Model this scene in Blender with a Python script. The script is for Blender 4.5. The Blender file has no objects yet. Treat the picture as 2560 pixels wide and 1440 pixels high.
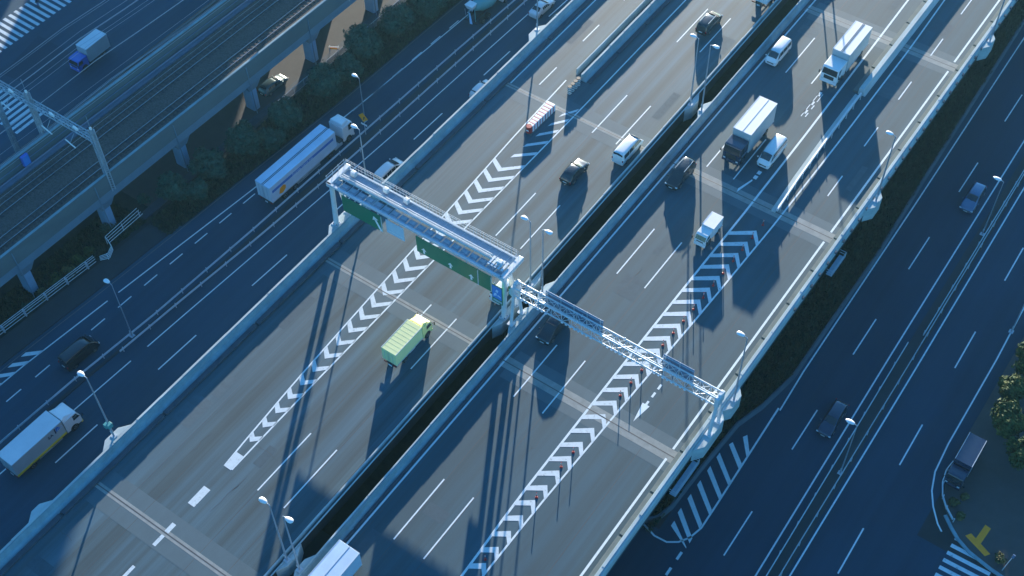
import bpy, bmesh, math, random
from mathutils import Vector, Matrix
from math import sin, cos, pi, radians as RAD
random.seed(7)
S = bpy.context.scene
COL = S.collection
# ------------------------------------------------------------------ camera, sky, sun, exposure
G = -8.5                      # street level; the expressway deck is z = 0
R = ((0.81697776, 0.44552521, -0.3661347), (0.57654334, -0.64430897, 0.5024577), (-0.0120463, -0.62158929, -0.78325069))
cd = bpy.data.cameras.new('camera'); cam = bpy.data.objects.new('camera', cd); COL.objects.link(cam)
cam.matrix_world = Matrix(((R[0][0], -R[0][1], -R[0][2], 0), (R[1][0], -R[1][1], -R[1][2], 0),
                           (R[2][0], -R[2][1], -R[2][2], 112.0), (0, 0, 0, 1)))
cd.sensor_width = 36.0; cd.lens = 36.0 * 3251 / 2560; cd.clip_end = 5000; cd.clip_start = 1.0
S.camera = cam
SUN_EL, SUN_AZ = RAD(8.8), RAD(-30)
W = bpy.data.worlds.new('World'); S.world = W; W.use_nodes = True
nt = W.node_tree; bg = nt.nodes['Background']; sky = nt.nodes.new('ShaderNodeTexSky'); sky.sky_type = 'NISHITA'
sky.sun_disc = False; sky.sun_elevation = SUN_EL; sky.sun_rotation = SUN_AZ % (2 * pi)
sky.ozone_density = 6.5; sky.air_density = 1.0; sky.dust_density = 0.3
hs = nt.nodes.new('ShaderNodeMix'); hs.data_type = 'RGBA'; hs.blend_type = 'MULTIPLY'; hs.inputs[0].default_value = 1.0; hs.inputs[7].default_value = (0.88, 1.03, 0.90, 1)   # clear cyan-blue morning sky
nt.links.new(sky.outputs[0], hs.inputs[6]); nt.links.new(hs.outputs[2], bg.inputs[0]); bg.inputs[1].default_value = 0.15
sd = bpy.data.lights.new('sun', 'SUN'); sd.energy = 5.0; sd.angle = RAD(0.5); sd.color = (1.0, 0.90, 0.75)
so = bpy.data.objects.new('sun', sd); COL.objects.link(so)
so.rotation_euler = Vector((-sin(SUN_AZ) * cos(SUN_EL), -cos(SUN_AZ) * cos(SUN_EL), -sin(SUN_EL))).to_track_quat('-Z', 'Y').to_euler()
so.location = (-60, 160, 60)
S.view_settings.view_transform = 'Standard'; S.view_settings.look = 'None'; S.view_settings.exposure = 1.68
S.view_settings.gamma = 1.0; S.view_settings.use_curve_mapping = False

# ------------------------------------------------------------------ materials
def _new(name):
    m = bpy.data.materials.new(name); m.use_nodes = True
    return m, m.node_tree, m.node_tree.nodes['Principled BSDF']
def mat(name, c, rough=0.6, metal=0.0, var=0.12, scale=1.5, coat=0.0, spec=0.5, stretch=(1, 1, 1), bump=0.0, emis=None):
    m, t, p = _new(name)
    p.inputs['Roughness'].default_value = rough; p.inputs['Metallic'].default_value = metal
    p.inputs['Coat Weight'].default_value = coat; p.inputs['Coat Roughness'].default_value = 0.05
    p.inputs['Specular IOR Level'].default_value = spec
    tc = t.nodes.new('ShaderNodeTexCoord'); mp = t.nodes.new('ShaderNodeMapping'); mp.inputs['Scale'].default_value = stretch
    n = t.nodes.new('ShaderNodeTexNoise'); n.inputs['Scale'].default_value = scale; n.inputs['Detail'].default_value = 6; n.inputs['Roughness'].default_value = 0.65
    r = t.nodes.new('ShaderNodeValToRGB')
    a = tuple(max(0, v * (1 - var)) for v in c); b = tuple(min(1, v * (1 + var)) for v in c)
    r.color_ramp.elements[0].position = 0.3; r.color_ramp.elements[0].color = (*a, 1)
    r.color_ramp.elements[1].position = 0.7; r.color_ramp.elements[1].color = (*b, 1)
    t.links.new(tc.outputs['Object'], mp.inputs[0]); t.links.new(mp.outputs[0], n.inputs[0])
    t.links.new(n.outputs[0], r.inputs[0]); t.links.new(r.outputs[0], p.inputs['Base Color'])
    if bump:
        b_ = t.nodes.new('ShaderNodeBump'); b_.inputs['Strength'].default_value = bump; b_.inputs['Distance'].default_value = 0.05
        t.links.new(n.outputs[0], b_.inputs['Height']); t.links.new(b_.outputs[0], p.inputs['Normal'])
    return m
def asphalt(name, c, streak=0.35, patch=0.15, rough=0.75, spec=0.35, tint=(1.0, 0.93, 0.86)):
    """road surface: tyre-polished lengthwise streaks, blotches and fine grain"""
    m, t, p = _new(name); N = t.nodes; L = t.links
    p.inputs['Roughness'].default_value = rough; p.inputs['Specular IOR Level'].default_value = spec
    tc = N.new('ShaderNodeTexCoord')
    def noise(sc, st, det=4, rg=0.55):
        mp = N.new('ShaderNodeMapping'); mp.inputs['Scale'].default_value = st
        n = N.new('ShaderNodeTexNoise'); n.inputs['Scale'].default_value = sc; n.inputs['Detail'].default_value = det; n.inputs['Roughness'].default_value = rg
        L.new(tc.outputs['Object'], mp.inputs[0]); L.new(mp.outputs[0], n.inputs[0]); return n.outputs[0]
    def remap(o, lo, hi, a=0.3, b=0.7):
        q = N.new('ShaderNodeMapRange'); q.inputs[1].default_value = a; q.inputs[2].default_value = b
        q.inputs[3].default_value = lo; q.inputs[4].default_value = hi; L.new(o, q.inputs[0]); return q.outputs[0]
    def mul(a, b):
        q = N.new('ShaderNodeMath'); q.operation = 'MULTIPLY'; L.new(a, q.inputs[0]); L.new(b, q.inputs[1]); return q.outputs[0]
    s1 = noise(1.0, (0.95, 0.012, 1), 3, 0.5); f = remap(s1, 1 - streak, 1 + streak)
    f = mul(f, remap(noise(1.0, (2.6, 0.03, 1), 2), 1 - streak * .35, 1 + streak * .35))
    f = mul(f, remap(noise(0.12, (1, 0.5, 1), 5), 1 - patch, 1 + patch))
    f = mul(f, remap(noise(14, (1, 1, 1), 3), 0.93, 1.07))
    mix = N.new('ShaderNodeMix'); mix.data_type = 'RGBA'; L.new(remap(s1, 0, 1, 0.35, 0.65), mix.inputs[0])
    mix.inputs[6].default_value = (*[v * w for v, w in zip(c, tint)], 1); mix.inputs[7].default_value = (*c, 1)
    v = N.new('ShaderNodeVectorMath'); v.operation = 'SCALE'; L.new(mix.outputs[2], v.inputs[0]); L.new(f, v.inputs[3])
    L.new(v.outputs[0], p.inputs['Base Color'])
    return m
def paint_mat(name, c, under, wear=0.42, scale=3.0):
    """road paint worn through in flecks to the asphalt under it"""
    m, t, p = _new(name); N = t.nodes; L = t.links; p.inputs['Roughness'].default_value = 0.6
    tc = N.new('ShaderNodeTexCoord'); n = N.new('ShaderNodeTexNoise'); n.inputs['Scale'].default_value = scale; n.inputs['Detail'].default_value = 8; n.inputs['Roughness'].default_value = 0.75
    r = N.new('ShaderNodeValToRGB'); e = r.color_ramp.elements
    e[0].position = wear - 0.07; e[0].color = (*under, 1); e[1].position = wear; e[1].color = (*[v * .85 for v in c], 1)
    q = e.new(0.62); q.color = (*c, 1)
    L.new(tc.outputs['Object'], n.inputs[0]); L.new(n.outputs[0], r.inputs[0]); L.new(r.outputs[0], p.inputs['Base Color']); return m
def leaf_mat(name, c1, c2, c3):
    m, t, p = _new(name); N = t.nodes; L = t.links; p.inputs['Roughness'].default_value = 0.7; p.inputs['Specular IOR Level'].default_value = 0.2
    tc = N.new('ShaderNodeTexCoord'); n = N.new('ShaderNodeTexNoise'); n.inputs['Scale'].default_value = 1.4; n.inputs['Detail'].default_value = 5
    r = N.new('ShaderNodeValToRGB'); e = r.color_ramp.elements; e[0].position = 0.33; e[0].color = (*c1, 1); e[1].position = 0.7; e[1].color = (*c3, 1)
    q = e.new(0.52); q.color = (*c2, 1)
    L.new(tc.outputs['Object'], n.inputs[0]); L.new(n.outputs[0], r.inputs[0]); L.new(r.outputs[0], p.inputs['Base Color']); return m
M = {}
M['deck_l'] = asphalt('deck_asphalt_worn', (0.046, 0.093, 0.120), 0.28, 0.14, 0.7, 0.35, (1.15, 0.98, 0.88))
M['deck_r'] = asphalt('deck_asphalt', (0.033, 0.080, 0.107), 0.15, 0.12, 0.72, 0.35, (1.15, 0.99, 0.92))
M['street'] = asphalt('street_asphalt', (0.020, 0.062, 0.100), 0.10, 0.15, 0.8, 0.3, (1, 1, 1))
M['street_r'] = asphalt('street_asphalt_dark', (0.013, 0.046, 0.078), 0.08, 0.12, 0.8, 0.3, (1, 1, 1))
M['ground'] = mat('ground_surface', (0.02, 0.028, 0.032), 0.9, var=0.25, scale=0.3)
M['walk'] = mat('footway', (0.062, 0.060, 0.060), 0.85, var=0.12, scale=0.6)
M['walk_dark'] = mat('verge_asphalt', (0.026, 0.042, 0.052), 0.85, var=0.15, scale=0.5)
M['patch'] = mat('asphalt_patch', (0.060, 0.108, 0.132), 0.75, var=0.10, scale=0.7, stretch=(1, 0.4, 1))
M['patch_d'] = mat('dark_asphalt_patch', (0.037, 0.074, 0.096), 0.8, var=0.15, scale=1.5)
M['patch_l'] = mat('pale_asphalt_patch', (0.052, 0.095, 0.118), 0.8, var=0.15, scale=1.5)
M['shade_dark'] = mat('shade_dark_concrete', (0.016, 0.024, 0.030), 0.9, var=0.25, scale=0.6)  # near-black concrete: shade of the gap put into the colour, cuts bounce light
M['joint'] = mat('joint_mortar', (0.24, 0.26, 0.25), 0.8, var=0.18, scale=1.2)
M['steel_dark'] = mat('joint_steel', (0.10, 0.10, 0.10), 0.5, 0.6)
M['seam'] = mat('seam_sealant', (0.055, 0.055, 0.055), 0.6, var=0.3, scale=2)
M['white'] = paint_mat('white_road_paint', (0.68, 0.76, 0.78), (0.10, 0.14, 0.17), 0.33)
M['white_worn'] = paint_mat('white_road_paint_worn', (0.60, 0.68, 0.71), (0.10, 0.14, 0.17), 0.40, 2.2)
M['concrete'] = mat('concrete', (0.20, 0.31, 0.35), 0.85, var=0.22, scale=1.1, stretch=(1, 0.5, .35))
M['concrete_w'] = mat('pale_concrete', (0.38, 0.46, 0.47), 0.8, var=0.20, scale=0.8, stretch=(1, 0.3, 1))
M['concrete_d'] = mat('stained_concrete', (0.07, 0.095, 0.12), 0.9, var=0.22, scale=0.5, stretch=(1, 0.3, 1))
M['kerb'] = mat('kerb_concrete', (0.115, 0.145, 0.145), 0.85, var=0.15, scale=1.0)
M['kerb_d'] = mat('kerb_shade_dark', (0.05, 0.065, 0.085), 0.85, var=0.2, scale=1.0)  # darker copy of the kerb, parapet shade put into the ledge colour
M['rail_conc'] = mat('viaduct_concrete', (0.10, 0.135, 0.145), 0.9, var=0.14, scale=0.4, stretch=(1, 0.3, 1))
M['girder'] = mat('girder_paint', (0.13, 0.21, 0.27), 0.6, var=0.10, scale=0.5)
M['jacket'] = mat('column_jacket_paint', (0.22, 0.36, 0.50), 0.55, var=0.08, scale=0.8)
M['ballast'] = mat('ballast_stone', (0.085, 0.075, 0.070), 0.95, var=0.55, scale=5, bump=0.5)
M['sleeper'] = mat('sleeper_wood', (0.055, 0.05, 0.055), 0.9, var=0.25, scale=3)
M['rail'] = mat('rail_steel', (0.42, 0.42, 0.44), 0.3, 0.9, var=0.1)
M['duct'] = mat('cable_trough', (0.13, 0.17, 0.23), 0.8, var=0.15, scale=0.7)
M['pipe'] = mat('pipe_paint', (0.12, 0.18, 0.29), 0.5, var=0.08)
M['galv'] = mat('galvanised_steel', (0.44, 0.50, 0.55), 0.45, 0.2, var=0.10, scale=2.0)
M['galv_m'] = mat('dull_galvanised_steel', (0.44, 0.52, 0.58), 0.6, 0.0, var=0.12, scale=1.5)
M['galv_w'] = mat('white_painted_steel', (0.58, 0.63, 0.66), 0.45, 0.1, var=0.10, scale=1.2)
M['grate'] = mat('walkway_grating', (0.30, 0.38, 0.46), 0.6, 0.0, var=0.12, scale=3)
M['cat_steel'] = mat('weathered_steel', (0.34, 0.40, 0.45), 0.6, 0.3, var=0.25, scale=2)
M['ceram'] = mat('insulator', (0.75, 0.76, 0.74), 0.2, var=0.05)
M['wire'] = mat('wire', (0.40, 0.43, 0.48), 0.45, 0.5, var=0.05)
M['sign_green'] = mat('sign_green', (0.008, 0.17, 0.085), 0.45, var=0.06, scale=0.5)
M['sign_blue'] = mat('sign_blue', (0.02, 0.22, 0.62), 0.45, var=0.05, scale=0.5)
M['sign_pale'] = mat('sign_back', (0.45, 0.62, 0.74), 0.45, 0.1, var=0.06, scale=0.6)
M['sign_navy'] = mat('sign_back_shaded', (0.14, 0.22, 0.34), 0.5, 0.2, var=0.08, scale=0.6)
M['sign_white'] = mat('sign_legend', (0.80, 0.84, 0.84), 0.45, var=0.03)
M['sign_orange'] = mat('sign_orange', (0.95, 0.34, 0.01), 0.45, var=0.05)
M['teal'] = mat('teal_box_paint', (0.06, 0.28, 0.28), 0.5, var=0.1)
M['lamp'] = mat('lamp_head', (0.78, 0.80, 0.82), 0.3, var=0.05)
M['pole'] = mat('lamp_pole', (0.30, 0.36, 0.42), 0.45, 0.4, var=0.06)
M['red'] = mat('red_plastic', (0.42, 0.025, 0.02), 0.4, var=0.08)
M['red_w'] = mat('red_band', (0.38, 0.02, 0.05), 0.5, var=0.1)
M['cushion'] = mat('cushion_white', (0.78, 0.76, 0.78), 0.5, var=0.06)
M['yellow'] = mat('tactile_yellow', (0.90, 0.30, 0.015), 0.7, var=0.10, scale=3)
M['tyre'] = mat('tyre_rubber', (0.02, 0.02, 0.022), 0.8)
M['rim'] = mat('wheel_rim', (0.35, 0.36, 0.38), 0.35, 0.7)
M['glass'] = mat('vehicle_glass', (0.018, 0.026, 0.032), 0.06, 0.0, var=0.1, spec=0.8, coat=0.4)
M['trim'] = mat('black_trim', (0.025, 0.026, 0.028), 0.5)
M['chassis'] = mat('chassis_steel', (0.06, 0.065, 0.07), 0.6, 0.3)
M['light'] = mat('headlight_lens', (0.62, 0.66, 0.68), 0.15, var=0.03)
M['tail'] = mat('tail_light_lens', (0.35, 0.02, 0.02), 0.25, var=0.05)
M['plate'] = mat('number_plate', (0.72, 0.74, 0.74), 0.5, var=0.03)
M['w_paint'] = mat('white_car_paint', (0.74, 0.76, 0.77), 0.3, var=0.02, coat=0.6)
M['k_paint'] = mat('black_car_paint', (0.012, 0.016, 0.022), 0.22, var=0.05, coat=1.0)
M['n_paint'] = mat('navy_car_paint', (0.02, 0.035, 0.07), 0.22, var=0.05, coat=1.0)
M['g_paint'] = mat('grey_green_car_paint', (0.07, 0.12, 0.13), 0.25, 0.3, var=0.05, coat=1.0)
M['s_paint'] = mat('silver_blue_car_paint', (0.10, 0.17, 0.28), 0.25, 0.3, var=0.05, coat=1.0)
M['y_paint'] = mat('lime_truck_paint', (0.66, 0.72, 0.36), 0.45, var=0.05, scale=0.5)
M['y_paint2'] = mat('yellow_cab_paint', (0.85, 0.78, 0.28), 0.35, var=0.04, coat=0.5)
M['b_paint'] = mat('blue_truck_paint', (0.02, 0.12, 0.52), 0.35, var=0.05, coat=0.5)
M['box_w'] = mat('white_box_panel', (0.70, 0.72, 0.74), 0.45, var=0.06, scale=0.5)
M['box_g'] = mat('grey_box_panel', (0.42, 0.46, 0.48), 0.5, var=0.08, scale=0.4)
M['box_s'] = mat('silver_box_roof', (0.50, 0.64, 0.78), 0.4, 0.1, var=0.12, scale=0.35)
M['gold'] = mat('gold_stripe', (0.80, 0.55, 0.05), 0.5)
M['decal_blue'] = mat('decal_blue', (0.04, 0.18, 0.55), 0.45)
M['decal_pale'] = mat('decal_pale', (0.42, 0.62, 0.85), 0.45)
M['decal_navy'] = mat('decal_navy', (0.015, 0.03, 0.08), 0.45)
M['drum'] = mat('mixer_drum_paint', (0.10, 0.38, 0.40), 0.4, var=0.12, scale=0.8)
M['bark'] = mat('bark', (0.07, 0.055, 0.04), 0.9, var=0.3, scale=4)
M['leaf'] = leaf_mat('dark_leaves', (0.012, 0.045, 0.034), (0.024, 0.085, 0.060), (0.050, 0.135, 0.085))
M['leaf_y'] = leaf_mat('olive_leaves', (0.018, 0.045, 0.018), (0.05, 0.085, 0.025), (0.13, 0.14, 0.04))
M['grass'] = leaf_mat('verge_grass', (0.008, 0.026, 0.022), (0.014, 0.045, 0.034), (0.030, 0.075, 0.045))
M['grass_y'] = leaf_mat('dry_weeds', (0.05, 0.06, 0.03), (0.12, 0.12, 0.05), (0.26, 0.22, 0.09))
M['soil'] = mat('soil', (0.008, 0.022, 0.022), 0.95, var=0.4, scale=1.2)
M['mesh_fence'] = mat('fence_panel', (0.20, 0.25, 0.32), 0.5, 0.3, var=0.1)
M['skin'] = mat('skin', (0.45, 0.28, 0.2), 0.6)
M['cloth_d'] = mat('dark_cloth', (0.02, 0.025, 0.04), 0.85)
M['cloth_b'] = mat('blue_cloth', (0.10, 0.18, 0.35), 0.85)
M['facade'] = mat('facade_render', (0.42, 0.40, 0.37), 0.8, var=0.1, scale=0.2)
M['roofing'] = mat('roof_felt', (0.12, 0.12, 0.13), 0.9, var=0.2, scale=0.3)

# ------------------------------------------------------------------ mesh helpers
class MB:
    def __init__(s): s.v = []; s.f = []; s.m = []; s.mats = []
    def mi(s, m):
        if m not in s.mats: s.mats.append(m)
        return s.mats.index(m)
    def add(s, vs, fs, m):
        o = len(s.v); s.v += [tuple(v) for v in vs]; k = s.mi(m)
        for f in fs: s.f.append([i + o for i in f]); s.m.append(k)
        return s
    def box(s, x0, x1, y0, y1, z0, z1, m):
        vs = [(x0, y0, z0), (x1, y0, z0), (x1, y1, z0), (x0, y1, z0), (x0, y0, z1), (x1, y0, z1), (x1, y1, z1), (x0, y1, z1)]
        return s.add(vs, [(0, 3, 2, 1), (4, 5, 6, 7), (0, 1, 5, 4), (1, 2, 6, 5), (2, 3, 7, 6), (3, 0, 4, 7)], m)
    def hexa(s, vs, m): return s.add(vs, [(0, 3, 2, 1), (4, 5, 6, 7), (0, 1, 5, 4), (1, 2, 6, 5), (2, 3, 7, 6), (3, 0, 4, 7)], m)
    def quad(s, a, b, c, d, m): return s.add([a, b, c, d], [(0, 1, 2, 3)], m)
    def flat(s, pts, z, m): return s.add([(x, y, z) for x, y in pts], [list(range(len(pts)))], m)
    def strip(s, pts, w, z, m):
        """flat ribbon of width w along (x, y) points"""
        n = len(pts); L = []; 
        for i, (x, y) in enumerate(pts):
            a = Vector(pts[max(0, i - 1)]); b = Vector(pts[min(n - 1, i + 1)]); d = (b - a).normalized(); q = Vector((d.y, -d.x)) * (w / 2)
            L += [(x - q.x, y - q.y, z), (x + q.x, y + q.y, z)]
        return s.add(L, [(2 * i, 2 * i + 1, 2 * i + 3, 2 * i + 2) for i in range(n - 1)], m)
    def loftpath(s, pts, prof, m, closed=True):
        """profile [(offset right, z)] swept along (x, y) points"""
        n = len(pts); k = len(prof); V = []
        for i, (x, y) in enumerate(pts):
            a = Vector(pts[max(0, i - 1)]); b = Vector(pts[min(n - 1, i + 1)]); d = (b - a).normalized(); q = Vector((d.y, -d.x))
            V += [(x + q.x * o, y + q.y * o, z) for o, z in prof]
        F = [(i * k + j, i * k + (j + 1) % k, (i + 1) * k + (j + 1) % k, (i + 1) * k + j) for i in range(n - 1) for j in range(k if closed else k - 1)]
        if closed: F += [list(range(k))[::-1], [(n - 1) * k + j for j in range(k)]]
        return s.add(V, F, m)
    def tube(s, a, b, r, m, n=8, r2=None):
        a = Vector(a); b = Vector(b); r2 = r if r2 is None else r2; d = (b - a).normalized()
        u = d.orthogonal().normalized(); w = d.cross(u); V = []
        for p, q in ((a, r), (b, r2)): V += [p + (u * cos(t) + w * sin(t)) * q for t in [2 * pi * i / n for i in range(n)]]
        return s.add(V, [(i, (i + 1) % n, n + (i + 1) % n, n + i) for i in range(n)] + [list(range(n))[::-1], list(range(n, 2 * n))], m)
    def path(s, pts, r, m, n=6):
        for a, b in zip(pts[:-1], pts[1:]): s.tube(a, b, r, m, n)
        return s
    def lathe(s, prof, axis_o, axis_d, m, n=16):
        o = Vector(axis_o); d = Vector(axis_d).normalized(); u = d.orthogonal().normalized(); w = d.cross(u); V = []; k = len(prof)
        for h, r in prof: V += [o + d * h + (u * cos(2 * pi * i / n) + w * sin(2 * pi * i / n)) * r for i in range(n)]
        F = [(j * n + i, j * n + (i + 1) % n, (j + 1) * n + (i + 1) % n, (j + 1) * n + i) for j in range(k - 1) for i in range(n)]
        return s.add(V, F + [list(range(n))[::-1], [(k - 1) * n + i for i in range(n)]], m)
    def build(s, name, parent=None, smooth=False, bevel=0, kind=None, label=None, cat=None, group=None, loc=None):
        me = bpy.data.meshes.new(name); me.from_pydata(s.v, [], s.f); me.update()
        for m in s.mats: me.materials.append(M[m])
        for p, k in zip(me.polygons, s.m): p.material_index = k; p.use_smooth = smooth
        bm = bmesh.new(); bm.from_mesh(me); bmesh.ops.recalc_face_normals(bm, faces=bm.faces); bm.to_mesh(me); bm.free()
        o = bpy.data.objects.new(name, me); COL.objects.link(o)
        if parent: o.parent = parent
        if loc: o.location = loc
        if bevel:
            b = o.modifiers.new('bevel', 'BEVEL'); b.width = bevel; b.segments = 2; b.limit_method = 'ANGLE'; b.angle_limit = RAD(35)
        tag(o, label, cat, group, kind); return o
def tag(o, label=None, cat=None, group=None, kind=None):
    if label: o['label'] = label
    if cat: o['category'] = cat
    if group: o['group'] = group
    if kind: o['kind'] = kind
    return o
def thing(name, label, cat, loc=(0, 0, 0), rz=0.0, group=None):
    o = bpy.data.objects.new(name, None); COL.objects.link(o); o.location = loc; o.rotation_euler = (0, 0, rz); o.empty_display_size = 0.3
    return tag(o, label, cat, group)
def struct(name, mb, **k): return mb.build(name, kind='structure', **k)
def copy_tree(o, parent=None):
    c = o.copy(); COL.objects.link(c); c.parent = parent
    for ch in list(o.children): copy_tree(ch, c)
    return c
def text(name, s, size, m, parent, loc, rot, spacing=1.0, bold=0.0, label=None):
    cu = bpy.data.curves.new('t', 'FONT'); cu.body = s; cu.size = size; cu.space_character = spacing; cu.offset = bold; cu.extrude = 0.004; cu.resolution_u = 3
    t = bpy.data.objects.new('t', cu); COL.objects.link(t); dg = bpy.context.evaluated_depsgraph_get()
    me = bpy.data.meshes.new_from_object(t.evaluated_get(dg)); bpy.data.objects.remove(t); bpy.data.curves.remove(cu)
    me.materials.clear(); me.materials.append(M[m]); o = bpy.data.objects.new(name, me); COL.objects.link(o); o.parent = parent; o.location = loc; o.rotation_euler = rot
    if label: o['label'] = label
    return o
Y0, Y1 = -60.0, 330.0
def lin(pts, y):
    """x of a polyline given as (x, y) at y, extended straight at the ends"""
    P = sorted(pts, key=lambda p: p[1])
    if y <= P[0][1]: a, b = P[0], P[1]
    elif y >= P[-1][1]: a, b = P[-2], P[-1]
    else:
        for a, b in zip(P[:-1], P[1:]):
            if a[1] <= y <= b[1]: break
    return a[0] + (b[0] - a[0]) * (y - a[1]) / (b[1] - a[1])
def sample(pts, y0, y1, st=6.0, dx=0.0):
    n = max(1, int((y1 - y0) / st)); return [(lin(pts, y0 + (y1 - y0) * i / n) + dx, y0 + (y1 - y0) * i / n) for i in range(n + 1)]

# ------------------------------------------------------------------ ground, streets
LFc = [(-83.5, Y0), (-86.7, 25), (-85.2, 58), (-84.1, 83), (-83.3, 118), (-79, Y1)]
struct('ground', MB().box(-700, 500, -400, 900, G - 1.0, G, 'ground'))
# left street: two carriageways with a guarded strip between
LF_OUT = [(-98.0, 10), (-96.9, 38), (-95.8, 52), (-94.5, 74), (-93.4, 90), (-92.7, 113), (-91, 160)]
LF_L2 = [(-96.4, 10), (-95.5, 36), (-94.2, 51.5), (-92.3, 73), (-91.1, 90), (-90.1, 113), (-88.5, 160)]
LF_SD = [(-94.0, 10), (-93.2, 35), (-92.5, 54), (-91.7, 71), (-90.9, 95), (-90.2, 120)]
LF_GL = [(-90.0, 10), (-89.0, 37.5), (-88.1, 50), (-87.5, 66), (-87.0, 88), (-86.5, 107), (-85.9, 125), (-84.5, 160)]
LF_GR = [(-88.9, 10), (-87.9, 37.5), (-87.0, 53), (-86.1, 66), (-85.4, 82), (-84.9, 108), (-84.6, 125), (-83.5, 160)]
LF_RL = [(-87.4, 10), (-86.5, 30), (-85.5, 52.8), (-84.4, 76), (-83.8, 91), (-83.5, 104), (-83.0, 123), (-81.5, 160)]
LF_RD = [(-83.4, 10), (-82.8, 32), (-82.3, 51), (-81.7, 66), (-81.05, 92), (-80.7, 110), (-80.2, 125), (-79.5, 160)]
mb = MB(); a = sample(LF_OUT, Y0, Y1, 12, -0.9)
for (x0, y0), (x1, y1) in zip(a[:-1], a[1:]): mb.quad((x0, y0, G + .004), (-73.8, y0, G + .004), (-73.8, y1, G + .004), (x1, y1, G + .004), 'street')
struct('road', mb)
mb = MB()   # right street
mb.quad((-23.6, Y0, G + .004), (60, Y0, G + .004), (60, 60, G + .004), (-23.6, 60, G + .004), 'street_r')
mb.quad((-25.6, 60, G + .004), (60, 60, G + .004), (60, 74.5, G + .004), (-25.6, 74.5, G + .004), 'street_r')
mb.quad((-25.6, 74.5, G + .004), (-3.6, 74.5, G + .004), (-4.2, Y1, G + .004), (-25.6, Y1, G + .004), 'street_r')
mb.quad((-60, Y0, G + .003), (-23.6, Y0, G + .003), (-23.6, 60, G + .003), (-60, 60, G + .003), 'street_r')
struct('road', mb)
mb = MB()   # crossing street at upper left
mb.quad((-420, -40, G + .004), (-119.5, -40, G + .004), (-116.5, 220, G + .004), (-420, 220, G + .004), 'street')
struct('road', mb)
mb = MB().flat([(-135.4, 68.2), (-131.2, 68.6), (-129.5, 72.5), (-131.0, 76.5), (-137.4, 76.5)], G + .008, 'street_r'); struct('asphalt_repair_patch', mb)
# local lane under the railway
struct('lane', MB().quad((-118.5, 58, G + .006), (-100.2, 58, G + .006), (-99.0, 240, G + .006), (-116, 240, G + .006), 'walk'))
mb = MB()
mb.box(-101.1, -99.9, 60, 240, G - .05, G + .14, 'kerb_d'); mb.box(-99.9, -97.2, 77, 240, G - .05, G + .10, 'walk')
struct('pavement', mb)
# footway between lane and left street (lower left)
mb = MB(); 
for (x0, y0), (x1, y1) in zip(sample(LF_OUT, -60, 76, 8, -3.6)[:-1], sample(LF_OUT, -60, 76, 8, -3.6)[1:]):
    xa, xb = lin(LF_OUT, y0) - .5, lin(LF_OUT, y1) - .5
    mb.hexa([(x0, y0, G - .1), (xa, y0, G - .1), (xb, y1, G - .1), (x1, y1, G - .1), (x0, y0, G + .13), (xa, y0, G + .13), (xb, y1, G + .13), (x1, y1, G + .13)], 'walk_dark')
struct('pavement', mb)

# painted lines ---------------------------------------------------------------
def seg(mb, x, y0, y1, w, z, m='white', x1=None):
    x1 = x if x1 is None else x1; mb.quad((x - w / 2, y0, z), (x + w / 2, y0, z), (x1 + w / 2, y1, z), (x1 - w / 2, y1, z), m)
def dashes(mb, pl, y0, y1, start, ln, pitch, w, z, m='white'):
    y = start + pitch * math.ceil((y0 - start) / pitch)
    while y < y1:
        seg(mb, lin(pl, y), y, y + ln, w, z, m, lin(pl, y + ln)); y += pitch
zg = G + .010
mb = MB()
mb.strip(sample(LF_OUT, Y0, Y1, 6), .10, zg, 'kerb'); mb.strip(sample(LF_L2, Y0, 48.6, 6), .17, zg, 'white'); mb.strip(sample(LF_L2, 50.2, Y1, 6), .17, zg, 'white')
dashes(mb, LF_SD, -30, 160, 32.1, 2.1, 4.12, .16, zg); mb.strip(sample(LF_RL, Y0, 44, 6), .15, zg, 'white'); mb.strip(sample(LF_RL, 46.5, Y1, 6), .15, zg, 'white')
dashes(mb, LF_RD, -30, 200, 44.9, 6.0, 15.1, .16, zg)
for y in (31.5, 33.4, 35.3, 37.2): mb.add([(lin(LF_OUT, y) + .25, y, zg), (lin(LF_OUT, y) + .25, y + .75, zg), (lin(LF_L2, y + 1.7), y + 2.1, zg), (lin(LF_L2, y + 1.7), y + 1.4, zg)], [(0, 1, 2, 3)], 'white')
struct('road_marking', mb)
mb = MB()
RFM = [(-14.6, 40), (-15.1, 70), (-15.5, 95), (-15.8, 124), (-16.3, 170)]; RFM2 = [(-11.6, 40), (-12.15, 64), (-12.35, 91), (-12.8, 126), (-13.4, 170)]
RFL = [(-22.0, 76), (-22.5, 84), (-22.85, 119), (-23.4, 150), (-24, 200)]
mb.strip(sample(RFL, 80, Y1), .17, zg, 'white'); mb.strip(sample(RFM, -40, Y1), .17, zg, 'white'); mb.strip(sample(RFM2, -40, Y1), .17, zg, 'white')
dashes(mb, [(-18.65, 60), (-19.0, 90), (-19.25, 125)], -30, 250, 61.2, 6.1, 15.1, .15, zg)
dashes(mb, [(-8.3, 66), (-8.65, 85), (-9.15, 115)], -30, 250, 66.0, 6.1, 15.1, .16, zg)
mb.strip([(-5.8, 170), (-5.7, 108.7), (-5.45, 99.9), (-5.4, 86.5), (-5.15, 82.5), (-4.5, 80.2), (-3.6, 78.5), (-2.4, 76.9), (-1.7, 76.3)], .17, zg, 'white')
mb.strip([(-30.5, 60.9), (-27.2, 59.6), (-25.6, 59.1), (-24.2, 59.2), (-23.2, 59.9), (-22.5, 61.0), (-22.1, 62.6), (-22.15, 66), (-22.3, 72), (-22.45, 78), (-22.5, 80.2)], .2, zg, 'white')
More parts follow.
